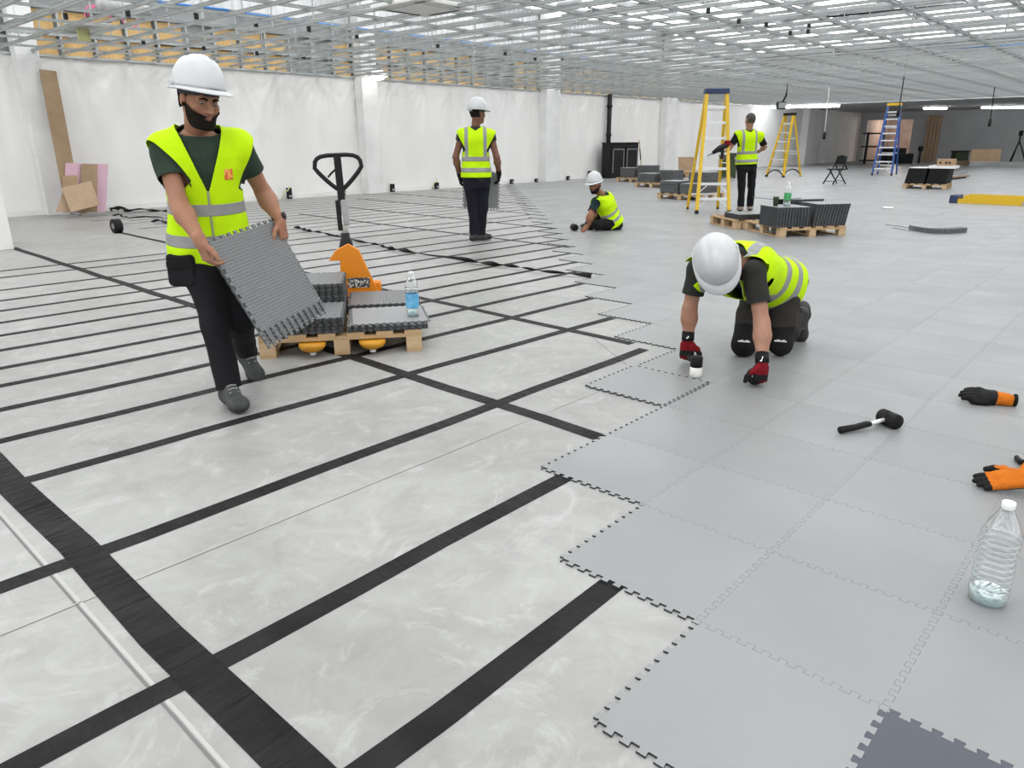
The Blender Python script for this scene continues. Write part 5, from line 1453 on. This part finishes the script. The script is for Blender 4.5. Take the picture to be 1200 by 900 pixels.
    if o.get('beard'):
        bg = o['beard']
        V, Q = snet(lambda P: head_f(P, nk_l) - bg - 0.004 * np.clip((-0.06 - P[:, 2]) / 0.04, 0, 1), (-0.1, -0.06, -0.135), (0.1, 0.13, 0.03), hh * 0.9)
        def keep(P):
            jaw = np.maximum(P[:, 2] - np.minimum(0.012, -0.012 - 0.42 * (P[:, 1] - 0.01)), np.maximum(0.006 - P[:, 1] + np.maximum(0, -0.04 - P[:, 2]) * 0.2, -0.118 - P[:, 2]))
            mouth = 0.6 - np.sqrt((P[:, 0] / 0.042) ** 2 + ((P[:, 2] + 0.061) / 0.0145) ** 2)
            mouth = np.where(P[:, 1] > 0.06, mouth * 0.03, -1)
            nose = np.where((P[:, 1] > 0.06) & (np.abs(P[:, 0]) < 0.024), P[:, 2] + 0.036, -1)
            return np.maximum(np.maximum(jaw, mouth), nose)
        V, Q = trim(V, Q, keep)
        surf('beard', hd + V @ HB.T, Q, hm, root, org)
    if o.get('hat', True):
        hard_hat(root, org, HB, hd, o.get('tip', 0.0))
    # ---- shirt
    tee = M[o.get('tee', 'tee_green')]
    sl = o.get('sleeve', 0.62)
    def shirt(P):
        p = tl(P); f = torso_f(p, 0.010)
        for s in 'RL':
            d = J['el' + s] - J['sh' + s]
            f = smin(f, cone(P, J['sh' + s], J['sh' + s] + d * (sl + 0.15), 0.064, 0.063), 0.05)
            f = smin(f, cone(p, (0.07 * (1 if s == 'R' else -1), 0, 0.505), sh[s], 0.05, 0.058), 0.03)
        return f + wrinkle(p, 0.0025, 1.0)
    A = np.array([J['nk'], J['pel'], J['shR'] + (J['elR'] - J['shR']) * (sl + 0.2), J['shL'] + (J['elL'] - J['shL']) * (sl + 0.2), J['shR'], J['shL']])
    V, Q = snet(shirt, A.min(0) - 0.20, A.max(0) + 0.20, hc * 1.1)
    def cut_shirt(P):
        p = tl(P)
        c = np.maximum(p[:, 2] - (0.540 - 0.40 * p[:, 1]), np.minimum(p[:, 2] - 0.46, 0.5))
        c = p[:, 2] - (0.556 - 0.28 * p[:, 1]); c = np.where(np.abs(p[:, 0]) < 0.12, c, -0.05)
        c = np.maximum(c, -0.12 - p[:, 2])
        for s in 'RL':
            d = J['el' + s] - J['sh' + s]; n = np.linalg.norm(d)
            along = (P - J['sh' + s]) @ (d / n) - n * sl
            ar = (P - J['sh' + s]) - ((P - J['sh' + s]) @ (d / n))[:, None] * (d / n)
            c = np.maximum(c, np.minimum(along, np.minimum(0.075 - np.linalg.norm(ar, axis=1), 0.16 - np.abs(along))))
        return c
    V, Q = trim(V, Q, cut_shirt)
    surf('t_shirt', V, Q, tee, root, org, solid=0.004)
    # ---- trousers
    def legs(P):
        p = tl(P); f = np.maximum(torso_f(p, 0.014), p[:, 2] - 0.09)
        for s in 'RL':
            h_, k_, n_ = J['hip' + s], J['kn' + s], J['an' + s]
            f = smin(f, cone(P, h_, k_, 0.094, 0.072), 0.05)
            f = smin(f, cone(P, k_, n_, 0.070, 0.064), 0.03)
        return f + wrinkle(P - J['pel'], 0.0045, 0.8, 1.3)
    A = np.array([J[k + s] for k in ('hip', 'kn', 'an') for s in 'RL'] + [J['pel']])
    V, Q = snet(legs, A.min(0) - 0.2, A.max(0) + 0.2, hc * 1.3)
    def cut_legs(P):
        c = tl(P)[:, 2] - 0.085
        for s in 'RL': c = np.minimum(c, cone(P, J['hip' + s], J['kn' + s], 0.0, 0.0) - 0.125)
        for s in 'RL':
            d = unit(J['an' + s] - J['kn' + s]); al = (P - J['an' + s]) @ d - 0.0
            near = np.linalg.norm(P - J['an' + s], axis=1) < 0.15
            c = np.where(near, np.maximum(c, al), c)
        return c
    V, Q = trim(V, Q, cut_legs)
    if o.get('ground') is not None: V[:, 2] = np.maximum(V[:, 2], o['ground'] + 0.002)
    tr = M[o.get('trousers', 'trouser_black')]; mi = None
    mats = [tr]
    if o.get('pads'):
        C = V[Q].mean(1); mi = np.zeros(len(C), int); mats = [tr, M['kneepad']]
        for s in 'RL': mi |= (np.linalg.norm(C - (J['kn' + s] * 0.94 + J['an' + s] * 0.06), axis=1) < 0.125).astype(int)
    tro = surf('trousers', V, Q, mats, root, org, mi)
    if o.get('pads'):
        for s in 'RL':
            k_ = J['kn' + s]; f_ = unit((CAM - k_) * [1, 1, 0]); r_ = np.array([-f_[1], f_[0], 0])
            pb = k_ + f_ * 0.078 + np.array([0, 0, 0.035]) - org
            for i in range(7): MB().box((-0.0045, -0.002, -0.004), (0.0045, 0.004, 0.004 + 0.003 * (i % 3)), Matrix.Translation((pb + r_ * (i - 3) * 0.0105).tolist()) @ Matrix.Rotation(math.atan2(f_[1], f_[0]) - math.pi / 2, 4, 'Z')).build('knee_lettering', M['white'], tro)
    # ---- boots
    for s in 'RL':
        an, to = J['an' + s], J['to' + s]
        fd = unit(to - an) if not o.get('flat', True) else unit((to - an) * [1, 1, 0])
        upv = np.asarray(o.get('boot_up', {}).get(s, (0, 0, 1.0)), float)
        FB = basis(x=fd, z=upv)
        if o.get('flat', True) or True: FB = np.stack([unit(fd - unit(upv) * (fd @ unit(upv))), np.cross(unit(upv), unit(fd - unit(upv) * (fd @ unit(upv)))), unit(upv)], 1)
        heel = an - FB[:, 2] * 0.085
        def boot(P):
            q = (P - heel) @ FB
            f = cone(q * [1, 1, 1.15], (-0.035, 0, 0.045), (0.135, 0, 0.040), 0.046, 0.046)
            f = smin(f, ell(q, (0.155, 0.004, 0.036), (0.055, 0.048, 0.038)), 0.03)
            f = smin(f, cone(q, (0.0, 0, 0.06), (-0.005, 0, 0.15), 0.048, 0.050), 0.04)
            f = smin(f, cone(q, (0.05, 0, 0.085), (0.10, 0, 0.065), 0.032, 0.026), 0.03)
            return np.maximum(f, -q[:, 2])
        A = np.array([heel + FB @ np.array(v) for v in ((-0.1, -0.07, -0.01), (0.23, 0.07, 0.2), (-0.1, 0.07, -0.01), (0.23, -0.07, 0.2), (0.23, 0, -0.01), (-0.1, 0, 0.2))])
        V, Q = snet(boot, A.min(0) - 0.02, A.max(0) + 0.02, hc)
        C = (V[Q].mean(1) - heel) @ FB
        bo = surf('boot', V, Q, [M[o.get('boots', 'boot_black')], M['sole']], root, org, (C[:, 2] < 0.024).astype(int))
        if fine <= 1.2:
            for i in range(4):
                pts = [heel + FB @ np.array([0.060 + 0.020 * i, y, 0.116 - 0.013 * i - 8 * y * y]) - org for y in (-0.024, 0, 0.024)]
                MB().mat(0, True).tube(pts, 0.005, 6).build('lace', M['lace'], bo)
    # ---- high visibility vest
    hem = o.get('hem', -0.10)
    def vest(P):
        p = tl(P); f = torso_f(p, 0.026, o.get('flare', 0.012), o.get('droop', 0.0))
        for s, sx in (('R', 1), ('L', -1)):
            f = smin(f, cone(p, (0.06 * sx, 0, 0.510), sh[s] * [1.0, 1, 1] + [0, 0, 0.008], 0.064, 0.076), 0.04)
            dv = J['el' + s] - J['sh' + s]
            f = smin(f, cone(P, J['sh' + s], J['sh' + s] + dv * 0.35, 0.077, 0.078), 0.04)
        return f + wrinkle(p, o.get('wr', 0.0035), 0.8, 0.4)
    c0 = tw(np.array([[x, y, z] for x in (-0.3, 0.3) for y in (-0.25, 0.25) for z in (hem - 0.04, 0.64)]))
    Vl = np.array([[-0.30, -0.22, hem - 0.03], [0.30, 0.22, 0.63]])
    V, Q = snet(lambda p: vest(tw(p)), Vl[0], Vl[1], hc)     # in the torso's own frame
    def cut_vest(p):
        x, y, z = np.abs(p[:, 0]), p[:, 1], p[:, 2]
        c = hem + 0.03 * (y < 0) * 0 - z
        zv = o.get('vpoint', 0.29)
        t = np.clip((y + 0.06) / 0.09, 0, 1); t = t * t * (3 - 2 * t)
        c = np.maximum(c, np.minimum((z - zv) * 0.36, 0.105) * t + np.minimum((z - 0.515) * 1.6, 0.105) * (1 - t) - x)
        for s, sx in (('R', 1), ('L', -1)):
            q = p * [sx, 1, 1]; S0 = sh[s] * [sx, 1, 1]
            nv = unit(np.array([0.80, 0, 0]) + unit(((J['el' + s] - J['sh' + s]) @ B)) * [sx, 1, 1] * 0.60)
            dq = q - S0
            c = np.maximum(c, np.minimum(dq @ nv - 0.036, 0.185 - np.linalg.norm(dq + [0, 0, 0.02], axis=1)))
            continue
            xa = np.interp(z, [S0[2] - 0.24, S0[2] - 0.19, S0[2] - 0.13, S0[2] - 0.05, S0[2] + 0.0, S0[2] + 0.045, S0[2] + 0.12], [S0[0] + 0.4, S0[0] + 0.03, S0[0] - 0.008, S0[0] - 0.012, S0[0] + 0.004, S0[0] + 0.040, S0[0] + 0.045])
            c = np.maximum(c, q[:, 0] - xa)
        return c
    V, Q = trim(V, Q, cut_vest)
    V = relax(V, Q, 1, 0.3)
    bm = bmesh.new()
    bv = [bm.verts.new(v) for v in V.tolist()]
    for q in Q.tolist():
        try: bm.faces.new([bv[i] for i in q])
        except ValueError: pass
    planes = []
    bands = o.get('bands', ((0.075, 0.125), (-0.055, -0.005)))
    tilt = o.get('tilt', 0.0)
    for z0_, z1_ in bands:
        for z_ in (z0_, z1_): planes.append(((0, 0, z_), (0, tilt, 1)))
    vx = o.get('braces', (0.100, 0.146))
    if vx:
        for x_ in vx: planes += [((x_, 0, 0), (1, 0, 0)), ((-x_, 0, 0), (1, 0, 0))]
    if o.get('zip'): planes += [((0.006, 0, 0), (1, 0, 0)), ((-0.006, 0, 0), (1, 0, 0))]
    bd = o.get('badge_at')
    if bd: planes += [((bd[0], 0, 0), (1, 0, 0)), ((bd[1], 0, 0), (1, 0, 0)), ((0, 0, bd[2]), (0, 0, 1)), ((0, 0, bd[3]), (0, 0, 1))]
    for co, no in planes:
        bmesh.ops.bisect_plane(bm, geom=bm.verts[:] + bm.edges[:] + bm.faces[:], plane_co=co, plane_no=no, dist=1e-5)
    sel = {'vest': [], 'band': [], 'brace': [], 'zip': [], 'badge': []}
    side = o.get('brace_side', 'both')
    for f in bm.faces:
        c = f.calc_center_median(); zz = c[2] + tilt * c[1]; k = 'vest'
        if any(a_ < zz < b_ for a_, b_ in bands): k = 'band'
        elif vx and vx[0] < abs(c[0]) < vx[1] and zz > bands[0][1] and (side == 'both' or (side == 'back' and c[1] < 0.0)): k = 'brace'
        elif o.get('zip') and abs(c[0]) < 0.006 and c[1] > 0: k = 'zip'
        elif bd and bd[0] < c[0] < bd[1] and bd[2] < c[2] < bd[3] and c[1] > 0: k = 'badge'
        sel[k].append([v.index for v in f.verts])
    bm.verts.index_update(); bm.normal_update()
    bm.verts.ensure_lookup_table()
    sel = {k: [] for k in sel}
    for f in bm.faces:
        c = f.calc_center_median(); zz = c[2] + tilt * c[1]; k = 'vest'
        if any(a_ < zz < b_ for a_, b_ in bands): k = 'band'
        elif vx and vx[0] < abs(c[0]) < vx[1] and zz > bands[0][1] and (side == 'both' or (side == 'back' and c[1] < 0.0)): k = 'brace'
        elif o.get('zip') and abs(c[0]) < 0.006 and c[1] > 0: k = 'zip'
        elif bd and bd[0] < c[0] < bd[1] and bd[2] < c[2] < bd[3] and c[1] > 0: k = 'badge'
        sel[k].append([v.index for v in f.verts])
    AV = np.array([v.co[:] for v in bm.verts]); NV = np.array([v.normal[:] for v in bm.verts])
    bm.free()
    def part(name, faces, mt, parent, push=0.0):
        used = sorted({i for f in faces for i in f}); mp = {v: i for i, v in enumerate(used)}
        Vw = tw(AV[used] + NV[used] * push)
        me = bpy.data.meshes.new(name); me.from_pydata((Vw - org).tolist(), [], [[mp[i] for i in f] for f in faces])
        me.materials.append(mt); me.polygons.foreach_set('use_smooth', [True] * len(me.polygons)); me.update()
        ob = inst(name, me, parent); so = ob.modifiers.new('thickness', 'SOLIDIFY'); so.thickness = 0.003; so.offset = -1
        return ob
    allf = [f for k in ('vest', 'band', 'brace', 'zip', 'badge') for f in sel[k]]
    vo = part('safety_vest', allf, M['hivis'], root)
    for z0_, z1_ in bands:
        fs = [f for f in sel['band'] if z0_ < np.mean(AV[f, 2] + tilt * AV[f, 1]) < z1_]
        if fs: part('reflective_band', fs, M['reflect'], vo, 0.0022)
    for sx in (-1, 1):
        fs = [f for f in sel['brace'] if sx * np.mean(AV[f, 0]) > 0]
        if fs: part('reflective_brace', fs, M['reflect'], vo, 0.0022)
    if sel['zip']: part('vest_zip', sel['zip'], M['piping'], vo, 0.004)
    if sel['badge']: part('chest_badge', sel['badge'], M['badge'], vo, 0.002)
    return root, dict(B=B, tw=tw, org=org, HB=HB, hd=hd)
def cdir(a, s, z):
    """Direction given as right, ahead, up of the camera."""
    return RGT * a + FWD * s + np.array([0, 0, 1.0]) * z
def joints(**k): return {n: at(*v) if len(v) == 3 else np.asarray(v[:3], float) for n, v in k.items()}

# ---------------------------------------------------------------- worker carrying tiles
TC = np.array([-0.23445, 1.63539, 0.67039])          # centre of the carried stack
def rotvec(w):
    th = np.linalg.norm(w); k = w / th; K = np.array([[0, -k[2], k[1]], [k[2], 0, -k[0]], [-k[1], k[0], 0]])
    return np.eye(3) + math.sin(th) * K + (1 - math.cos(th)) * K @ K
TR_ = rotvec(np.array([1.12456107, 0.09412871, 0.38056605]))
J1 = joints(hd=(234, 118, 3.70), nk=(231, 152, 3.78), pel=(247, 285, 3.84), shR=(194, 177, 3.70), shL=(280, 173, 3.86), elR=(210, 240, 3.60), wrR=(235, 283, 3.47),
            elL=(309, 226, 4.02), wrL=(328, 259, 3.97), hipR=(233, 292, 3.78), hipL=(262, 292, 3.90), knR=(252, 378, 3.66), anR=(268, 454, 3.60), toR=(286, 479, 3.40),
            knL=(281, 376, 3.78), anL=(290, 424, 4.12), toL=(306, 444, 3.92))
J1['anR'][2] = 0.095
J1['anL'][2] = 0.150
p1, i1 = person('bearded worker in white hard hat and yellow vest carrying a stack of grey tiles', J1, cdir(0.72, -0.62, -0.26), cdir(0.10, 0.02, 1.0),
    dict(fine=0.85, skin='skin_tan', beard=0.006, tip=0.17, tee='tee_green', trousers='trouser_black', boots='boot_grey', watch='L', zip=True, braces=None, badge_at=(-0.125, -0.085, 0.335, 0.385), hem=-0.075, vpoint=0.27, flare=0.02,
         bands=((0.165, 0.220), (0.015, 0.070)), boot_up={'L': unit(cdir(0.30, -0.55, 1.0))}, sleeve=0.50,
         hands={'R': dict(dir=cdir(0.22, 0.12, -1.0), back=cdir(-0.75, -0.75, 0.05), curl=(0.5, 0.7, 0.5), thumb=((0.55, 0.8, -0.1), (0.8, 0.6, -0.1), (0.9, 0.4, -0.1))),
                'L': dict(dir=cdir(0.16, -0.1, -1.0), back=cdir(0.95, -0.1, 0.15), curl=(0.35, 0.5, 0.4))}))
# tool pouch on his hip
c = at(216, 316, 3.68) - i1['org']
pv = MB().prism([(-0.075, -0.085), (0.06, -0.085), (0.075, -0.06), (0.07, 0.08), (-0.08, 0.08), (-0.085, -0.06)], -0.03, 0.03, Matrix.Translation(c.tolist()) @ Matrix.Rotation(-YAW - 0.2, 4, 'Z') @ Matrix.Rotation(math.pi / 2, 4, 'X')).build('tool_pouch', M['trouser_black'], p1, bevel=0.015)
MB().bar(c + cdir(-0.07, -0.035, 0.03), c + cdir(0.06, -0.035, 0.03), 0.008, 0.03).build('pouch_flap', M['kneepad'], pv)
NTc = TR_[:, 2]
for k in range(4):
    off = -NTc * (TH + 0.001) * k + TR_ @ np.array([0.006 * k, -0.022 * k, 0]) * (1 if k else 0)
    Mx = Matrix(TR_.tolist()).to_4x4()
    o_ = inst('carried_tile', TILE_UP, None)
    o_.matrix_world = Matrix.Translation((TC - NTc * TH + off).tolist()) @ Mx @ Matrix.Rotation(0.012 * k, 4, 'Z')
    tag(o_, ['outermost carried tile showing its studded underside to the room', 'grey tile right behind the outermost carried tile', 'third grey tile in the carried bundle', 'grey tile against the legs of the carrying worker'][k], 'floor tile', 'carried tiles')

# ---------------------------------------------------------------- worker kneeling
J5 = joints(hd=(840, 308, 4.03), nk=(858, 304, 4.20), pel=(904, 326, 4.62), shR=(818, 316, 4.27), shL=(884, 319, 4.02), elR=(808, 363, 4.28), wrR=(806, 400, 4.27), elL=(893, 380, 3.92), wrL=(893, 427, 3.82),
            hipR=(886, 336, 4.66), hipL=(922, 338, 4.55), knR=(871, 408, 4.44), knL=(914, 405, 4.44), anR=(892, 380, 4.80), anL=(938, 379, 4.76), toR=(897, 398, 5.02), toL=(941, 398, 5.02))
for s in 'RL': J5['kn' + s][2] = 0.085; J5['an' + s][2] = 0.205; J5['to' + s] = J5['an' + s] + cdir(0.02, 0.03, -0.2)
p5, i5 = person('worker kneeling on all fours in hard hat, vest, grey trousers and red gloves', J5, cdir(0.12, -0.42, -0.90), cdir(-0.32, -0.80, 0.50),
    dict(fine=0.95, skin='skin_pale', beard=0.008, tee='tee_grey', trousers='trouser_grey', boots='boot_black', pads=True, glove='red', braces=(0.085, 0.14), brace_side='both', hem=-0.06, vpoint=0.30, flare=0.02, ground=TH, sleeve=0.60, droop=0.05,
         bands=((0.150, 0.200), (0.020, 0.070)), flat=False, boot_up={'R': unit(cdir(-0.35, -1.0, 0.10)), 'L': unit(cdir(-0.45, -1.0, 0.10))},
         hands={'R': dict(dir=cdir(-0.05, -0.15, -1.0), back=cdir(-0.3, -0.95, 0.1), curl=(0.9, 0.9, 0.6)), 'L': dict(dir=cdir(-0.06, -0.12, -1.0), back=cdir(0.35, -0.93, 0.1), curl=(0.9, 0.9, 0.6))}))
g = G(815, 441, TH); h = G(803, 424, TH)
mallet((g[0], g[1], TH), frame(h, g), 'mallet with black and white faces standing beside the kneeling worker', ('white_rubber', 'rubber'), 0.12, 0.035, 0.20, stand=True)

# ---------------------------------------------------------------- worker seen from behind holding a tile
J2 = joints(hd=(560, 133, 10.2), nk=(557, 150, 10.2), pel=(558, 203, 10.2), shR=(575, 160, 10.2), shL=(541, 159, 10.18), elR=(582, 184, 10.2), wrR=(585, 204, 10.34), elL=(534, 184, 10.2), wrL=(539, 207, 10.34),
            hipR=(566, 207, 10.22), hipL=(551, 207, 10.18), knR=(566, 243, 10.24), anR=(563, 276, 10.22), toR=(572, 282, 10.32), knL=(554, 243, 10.18), anL=(556, 276, 10.16), toL=(563, 283, 10.22))
for s in 'RL': J2['an' + s][2] = 0.095
person('worker seen from behind in white hard hat holding one tile before his legs', J2, cdir(0.75, 0.66, -0.05), cdir(0, 0, 1.0),
    dict(fine=1.7, skin='skin_deep', tee='tee_grey', trousers='trouser_navy', boots='boot_black', glove='black', hem=-0.05, sleeve=0.25, bands=((0.150, 0.205), (0.015, 0.070)), tilt=0.0,
         hands={'R': dict(dir=cdir(-0.1, 0.25, -1.0), back=cdir(1, 0, 0.0), curl=(0.4, 0.6, 0.4)), 'L': dict(dir=cdir(0.1, 0.25, -1.0), back=cdir(-1, 0, 0.0), curl=(0.4, 0.6, 0.4))}))
tc = at(564, 223, 10.42)
Bx = basis(x=cdir(1, 0.10, -0.03), z=cdir(0, 1.0, 0.12))
o_ = inst('carried_tile', TILE_UP, None); o_.matrix_world = Matrix.Translation(tc.tolist()) @ Matrix(Bx.tolist()).to_4x4(); tag(o_, 'single grey tile held before the legs of the standing worker', 'floor tile')

# ---------------------------------------------------------------- worker sitting on the floor
J3 = joints(hd=(697, 217, 11.28), nk=(706, 229, 11.42), pel=(718, 262, 11.50), shL=(699, 236, 11.24), shR=(711, 231, 11.62), elL=(691, 253, 11.12), wrL=(688, 265, 11.12), elR=(698, 250, 11.72), wrR=(690, 264, 11.45),
            hipL=(716, 265, 11.40), hipR=(717, 264, 11.60), knL=(700, 264, 11.25), knR=(699, 256, 11.80), anL=(712, 268, 11.52), anR=(695, 264, 11.62), toL=(704, 269, 11.62), toR=(690, 266, 11.62))
J3['pel'][2] = 0.13; J3['hipL'][2] = J3['hipR'][2] = 0.11; J3['knL'][2] = 0.095; J3['knR'][2] = 0.16; J3['anL'][2] = 0.09; J3['anR'][2] = 0.09; J3['wrL'][2] = 0.11
person('smiling worker sitting on the tile edge in vest and hard hat, leaning on one hand', J3, cdir(-0.42, -0.88, -0.12), cdir(-0.15, -0.05, 1.0),
    dict(fine=1.7, skin='skin_mid', beard=0.005, tee='tee_teal', trousers='trouser_black', boots='boot_black', hem=-0.06, braces=None, watch='L', ground=TH, sleeve=0.66, bands=((0.170, 0.225), (0.040, 0.095)), flare=0.02,
         hands={'L': dict(dir=cdir(-0.55, -0.1, -0.75), back=cdir(-0.6, -0.4, 0.6), curl=(0.1, 0.2, 0.1)), 'R': dict(dir=cdir(-0.8, -0.3, -0.4), back=cdir(0, 0, 1), curl=(0.8, 0.9, 0.6))}))
hd_, gr_ = at(673, 263, 11.35), at(689, 266, 11.40)
mallet((hd_[0], hd_[1], TH), frame(gr_, hd_), 'black mallet in the hand of the sitting worker', hl=0.13, hr=0.05, L=0.30)

# ---------------------------------------------------------------- worker by the ladder
J4 = joints(hd=(879, 141, 14.36), nk=(877, 153, 14.4), pel=(875, 189, 14.4), shR=(891, 160, 14.42), shL=(864, 159, 14.38), elL=(856, 172, 14.36), wrL=(849, 180, 14.18), elR=(896, 172, 14.5), wrR=(890, 177, 14.7),
            hipR=(881, 191, 14.42), hipL=(869, 191, 14.38), knR=(881, 216, 14.44), anR=(879, 241, 14.52), knL=(869, 217, 14.36), anL=(868, 244, 14.36), toR=(880, 243, 14.72), toL=(866, 247, 14.56))
for s in 'RL': J4['an' + s][2] = 0.10
person('bareheaded worker with back turned in vest and tan boots beside the yellow ladder', J4, cdir(-0.25, 0.96, -0.05), cdir(0, 0, 1.0),
    dict(fine=2.0, skin='skin_pale', hair='hair_grey', hat=False, tee='tee_black', trousers='trouser_black', boots='boot_tan', hem=-0.05, sleeve=0.75, bands=((0.130, 0.185), (-0.02, 0.035)),
         hands={'L': dict(dir=cdir(-0.8, -0.3, 0.1), back=cdir(0, -1, 0.2), curl=(0.8, 0.9, 0.6)), 'R': dict(curl=(0.8, 0.9, 0.6))}))
c = at(846, 176, 14.12)
t = empty('power_tool', c, -YAW, 'red and black power tool in the hand of the worker by the ladder', 'tool')
MB().mat(0, True).tube([(-0.17, 0, -0.05), (-0.05, 0, 0.03), (0.1, 0, 0.10)], 0.05, 10, taper=[0.03, 0.055, 0.05]).build('motor_body', M['blacksteel'], t)
MB().box((-0.02, -0.03, -0.16), (0.04, 0.03, 0.02)).build('tool_grip', M['blacksteel'], t, bevel=0.012)
MB().box((0.04, -0.05, 0.08), (0.14, 0.05, 0.17)).build('tool_cover', M['tool_red'], t, bevel=0.015) if 'tool_red' in M else MB().box((0.04, -0.05, 0.08), (0.14, 0.05, 0.17)).build('tool_cover', M['glove_red'], t, bevel=0.015)
MB().mat(0, True).tube([(-0.16, 0, -0.05), (-0.26, 0, -0.10)], 0.014, 8).build('drill_bit', M['galv_dark'], t)

# ---------------------------------------------------------------- worker mostly out of view, one hand on the tiles
wr = G(1199, 563, 0.05)
X6, Y6 = RGT, FWD
def q6(a, s, z): return wr * [1, 1, 0] + RGT * a + FWD * s + np.array([0, 0, z])
J6 = dict(wrL=q6(0, 0, 0.060), elL=q6(0.20, 0.10, 0.20), shL=q6(0.30, 0.16, 0.46), shR=q6(0.40, -0.24, 0.50), elR=q6(0.28, -0.40, 0.28), wrR=q6(0.20, -0.45, 0.07), nk=q6(0.38, -0.03, 0.56), hd=q6(0.26, -0.06, 0.68),
          pel=q6(0.86, 0.08, 0.44), hipL=q6(0.85, 0.18, 0.40), hipR=q6(0.88, -0.02, 0.40), knL=q6(0.72, 0.20, 0.085), knR=q6(0.75, -0.06, 0.085), anL=q6(1.14, 0.24, 0.105), anR=q6(1.17, -0.02, 0.105), toL=q6(1.3, 0.26, 0.09), toR=q6(1.33, 0.0, 0.09))
person('worker leaning an orange and black gloved hand on the tiles behind the large bottle', J6, cdir(-0.5, 0, -0.85), cdir(-0.85, 0, 0.5),
    dict(fine=1.25, skin='skin_pale', tee='tee_grey', trousers='trouser_black', boots='boot_black', glove='orange', hem=-0.05, ground=TH,
         boot_up={'R': unit(cdir(1.0, 0, 0.25)), 'L': unit(cdir(1.0, 0, 0.25))},
         hands={'L': dict(dir=cdir(-1.0, 0.16, -0.18), back=cdir(-0.1, -0.45, 1.0), curl=(0.02, 0.05, 0.05)), 'R': dict(dir=cdir(-0.8, -0.2, -0.3), back=cdir(0, 0, 1), curl=(0.1, 0.2, 0.1))}))
# spare glove and knee pad on the tiles
def loose_glove(px, py, px2, py2):
    a_, c_ = G(px2, py2, 0.03), G(px, py, 0.03)
    Hb = basis(x=c_ - a_, z=np.array([0, 0, 1.0]) + FWD * -0.5)
    w = a_ + unit(c_ - a_) * 0.07
    w = w * [1, 1, 0] + np.array([0, 0, TH + 0.030])
    def f(P):
        q = (P - w) @ Hb
        h = hand_f(q * [1, 1, 0.85], 1, (0.10, 0.12, 0.10), ((0.9, 0.35, -0.1), (1, 0.1, 0), (1, 0, 0)), 0.004)
        h = smin(h, cone(q, (0.0, 0, 0), (-0.055, 0, 0), 0.028, 0.033), 0.02)
        return np.maximum(h + wrinkle(q, 0.002, 2.0), TH + 0.001 - P[:, 2])
    V, Q = snet(f, np.minimum(a_, c_) - 0.10, np.maximum(a_, c_) + 0.10, 0.0045)
    C = (V[Q].mean(1) - w) @ Hb
    mi = np.where((C[:, 0] < 0.008) & (C[:, 0] > -0.07), 0, 1)
    root = empty('work_glove', w * [1, 1, 0], 0, 'empty black work glove with orange cuff lying on the tiles', 'glove')
    surf('glove_shell', V, Q, [M['glove_orange'], M['glove_black']], root, w * [1, 1, 0], mi)
    e_ = w - unit(c_ - a_) * 0.078 - w * [1, 1, 0]
    MB().mat(0, True).tube([e_, e_ - unit(c_ - a_) * 0.010], 0.032, 16).build('cuff_binding', M['glove_black'], root)
loose_glove(1123, 464, 1186, 470)
g0, g1 = G(1193, 545, TH), G(1225, 548, TH)
t = empty('rubber_pad', (g0[0], g0[1], TH), frame(g0, g1), 'black rounded pad lying behind the orange gloved hand', 'pad')
MB().box((0, 0, 0), (0.15, 0.06, 0.024)).build('pad_body', M['black'], t, bevel=0.008); MB().box((0.012, 0.006, 0.024), (0.138, 0.054, 0.0255)).build('pad_face', M['greyhandle'], t)
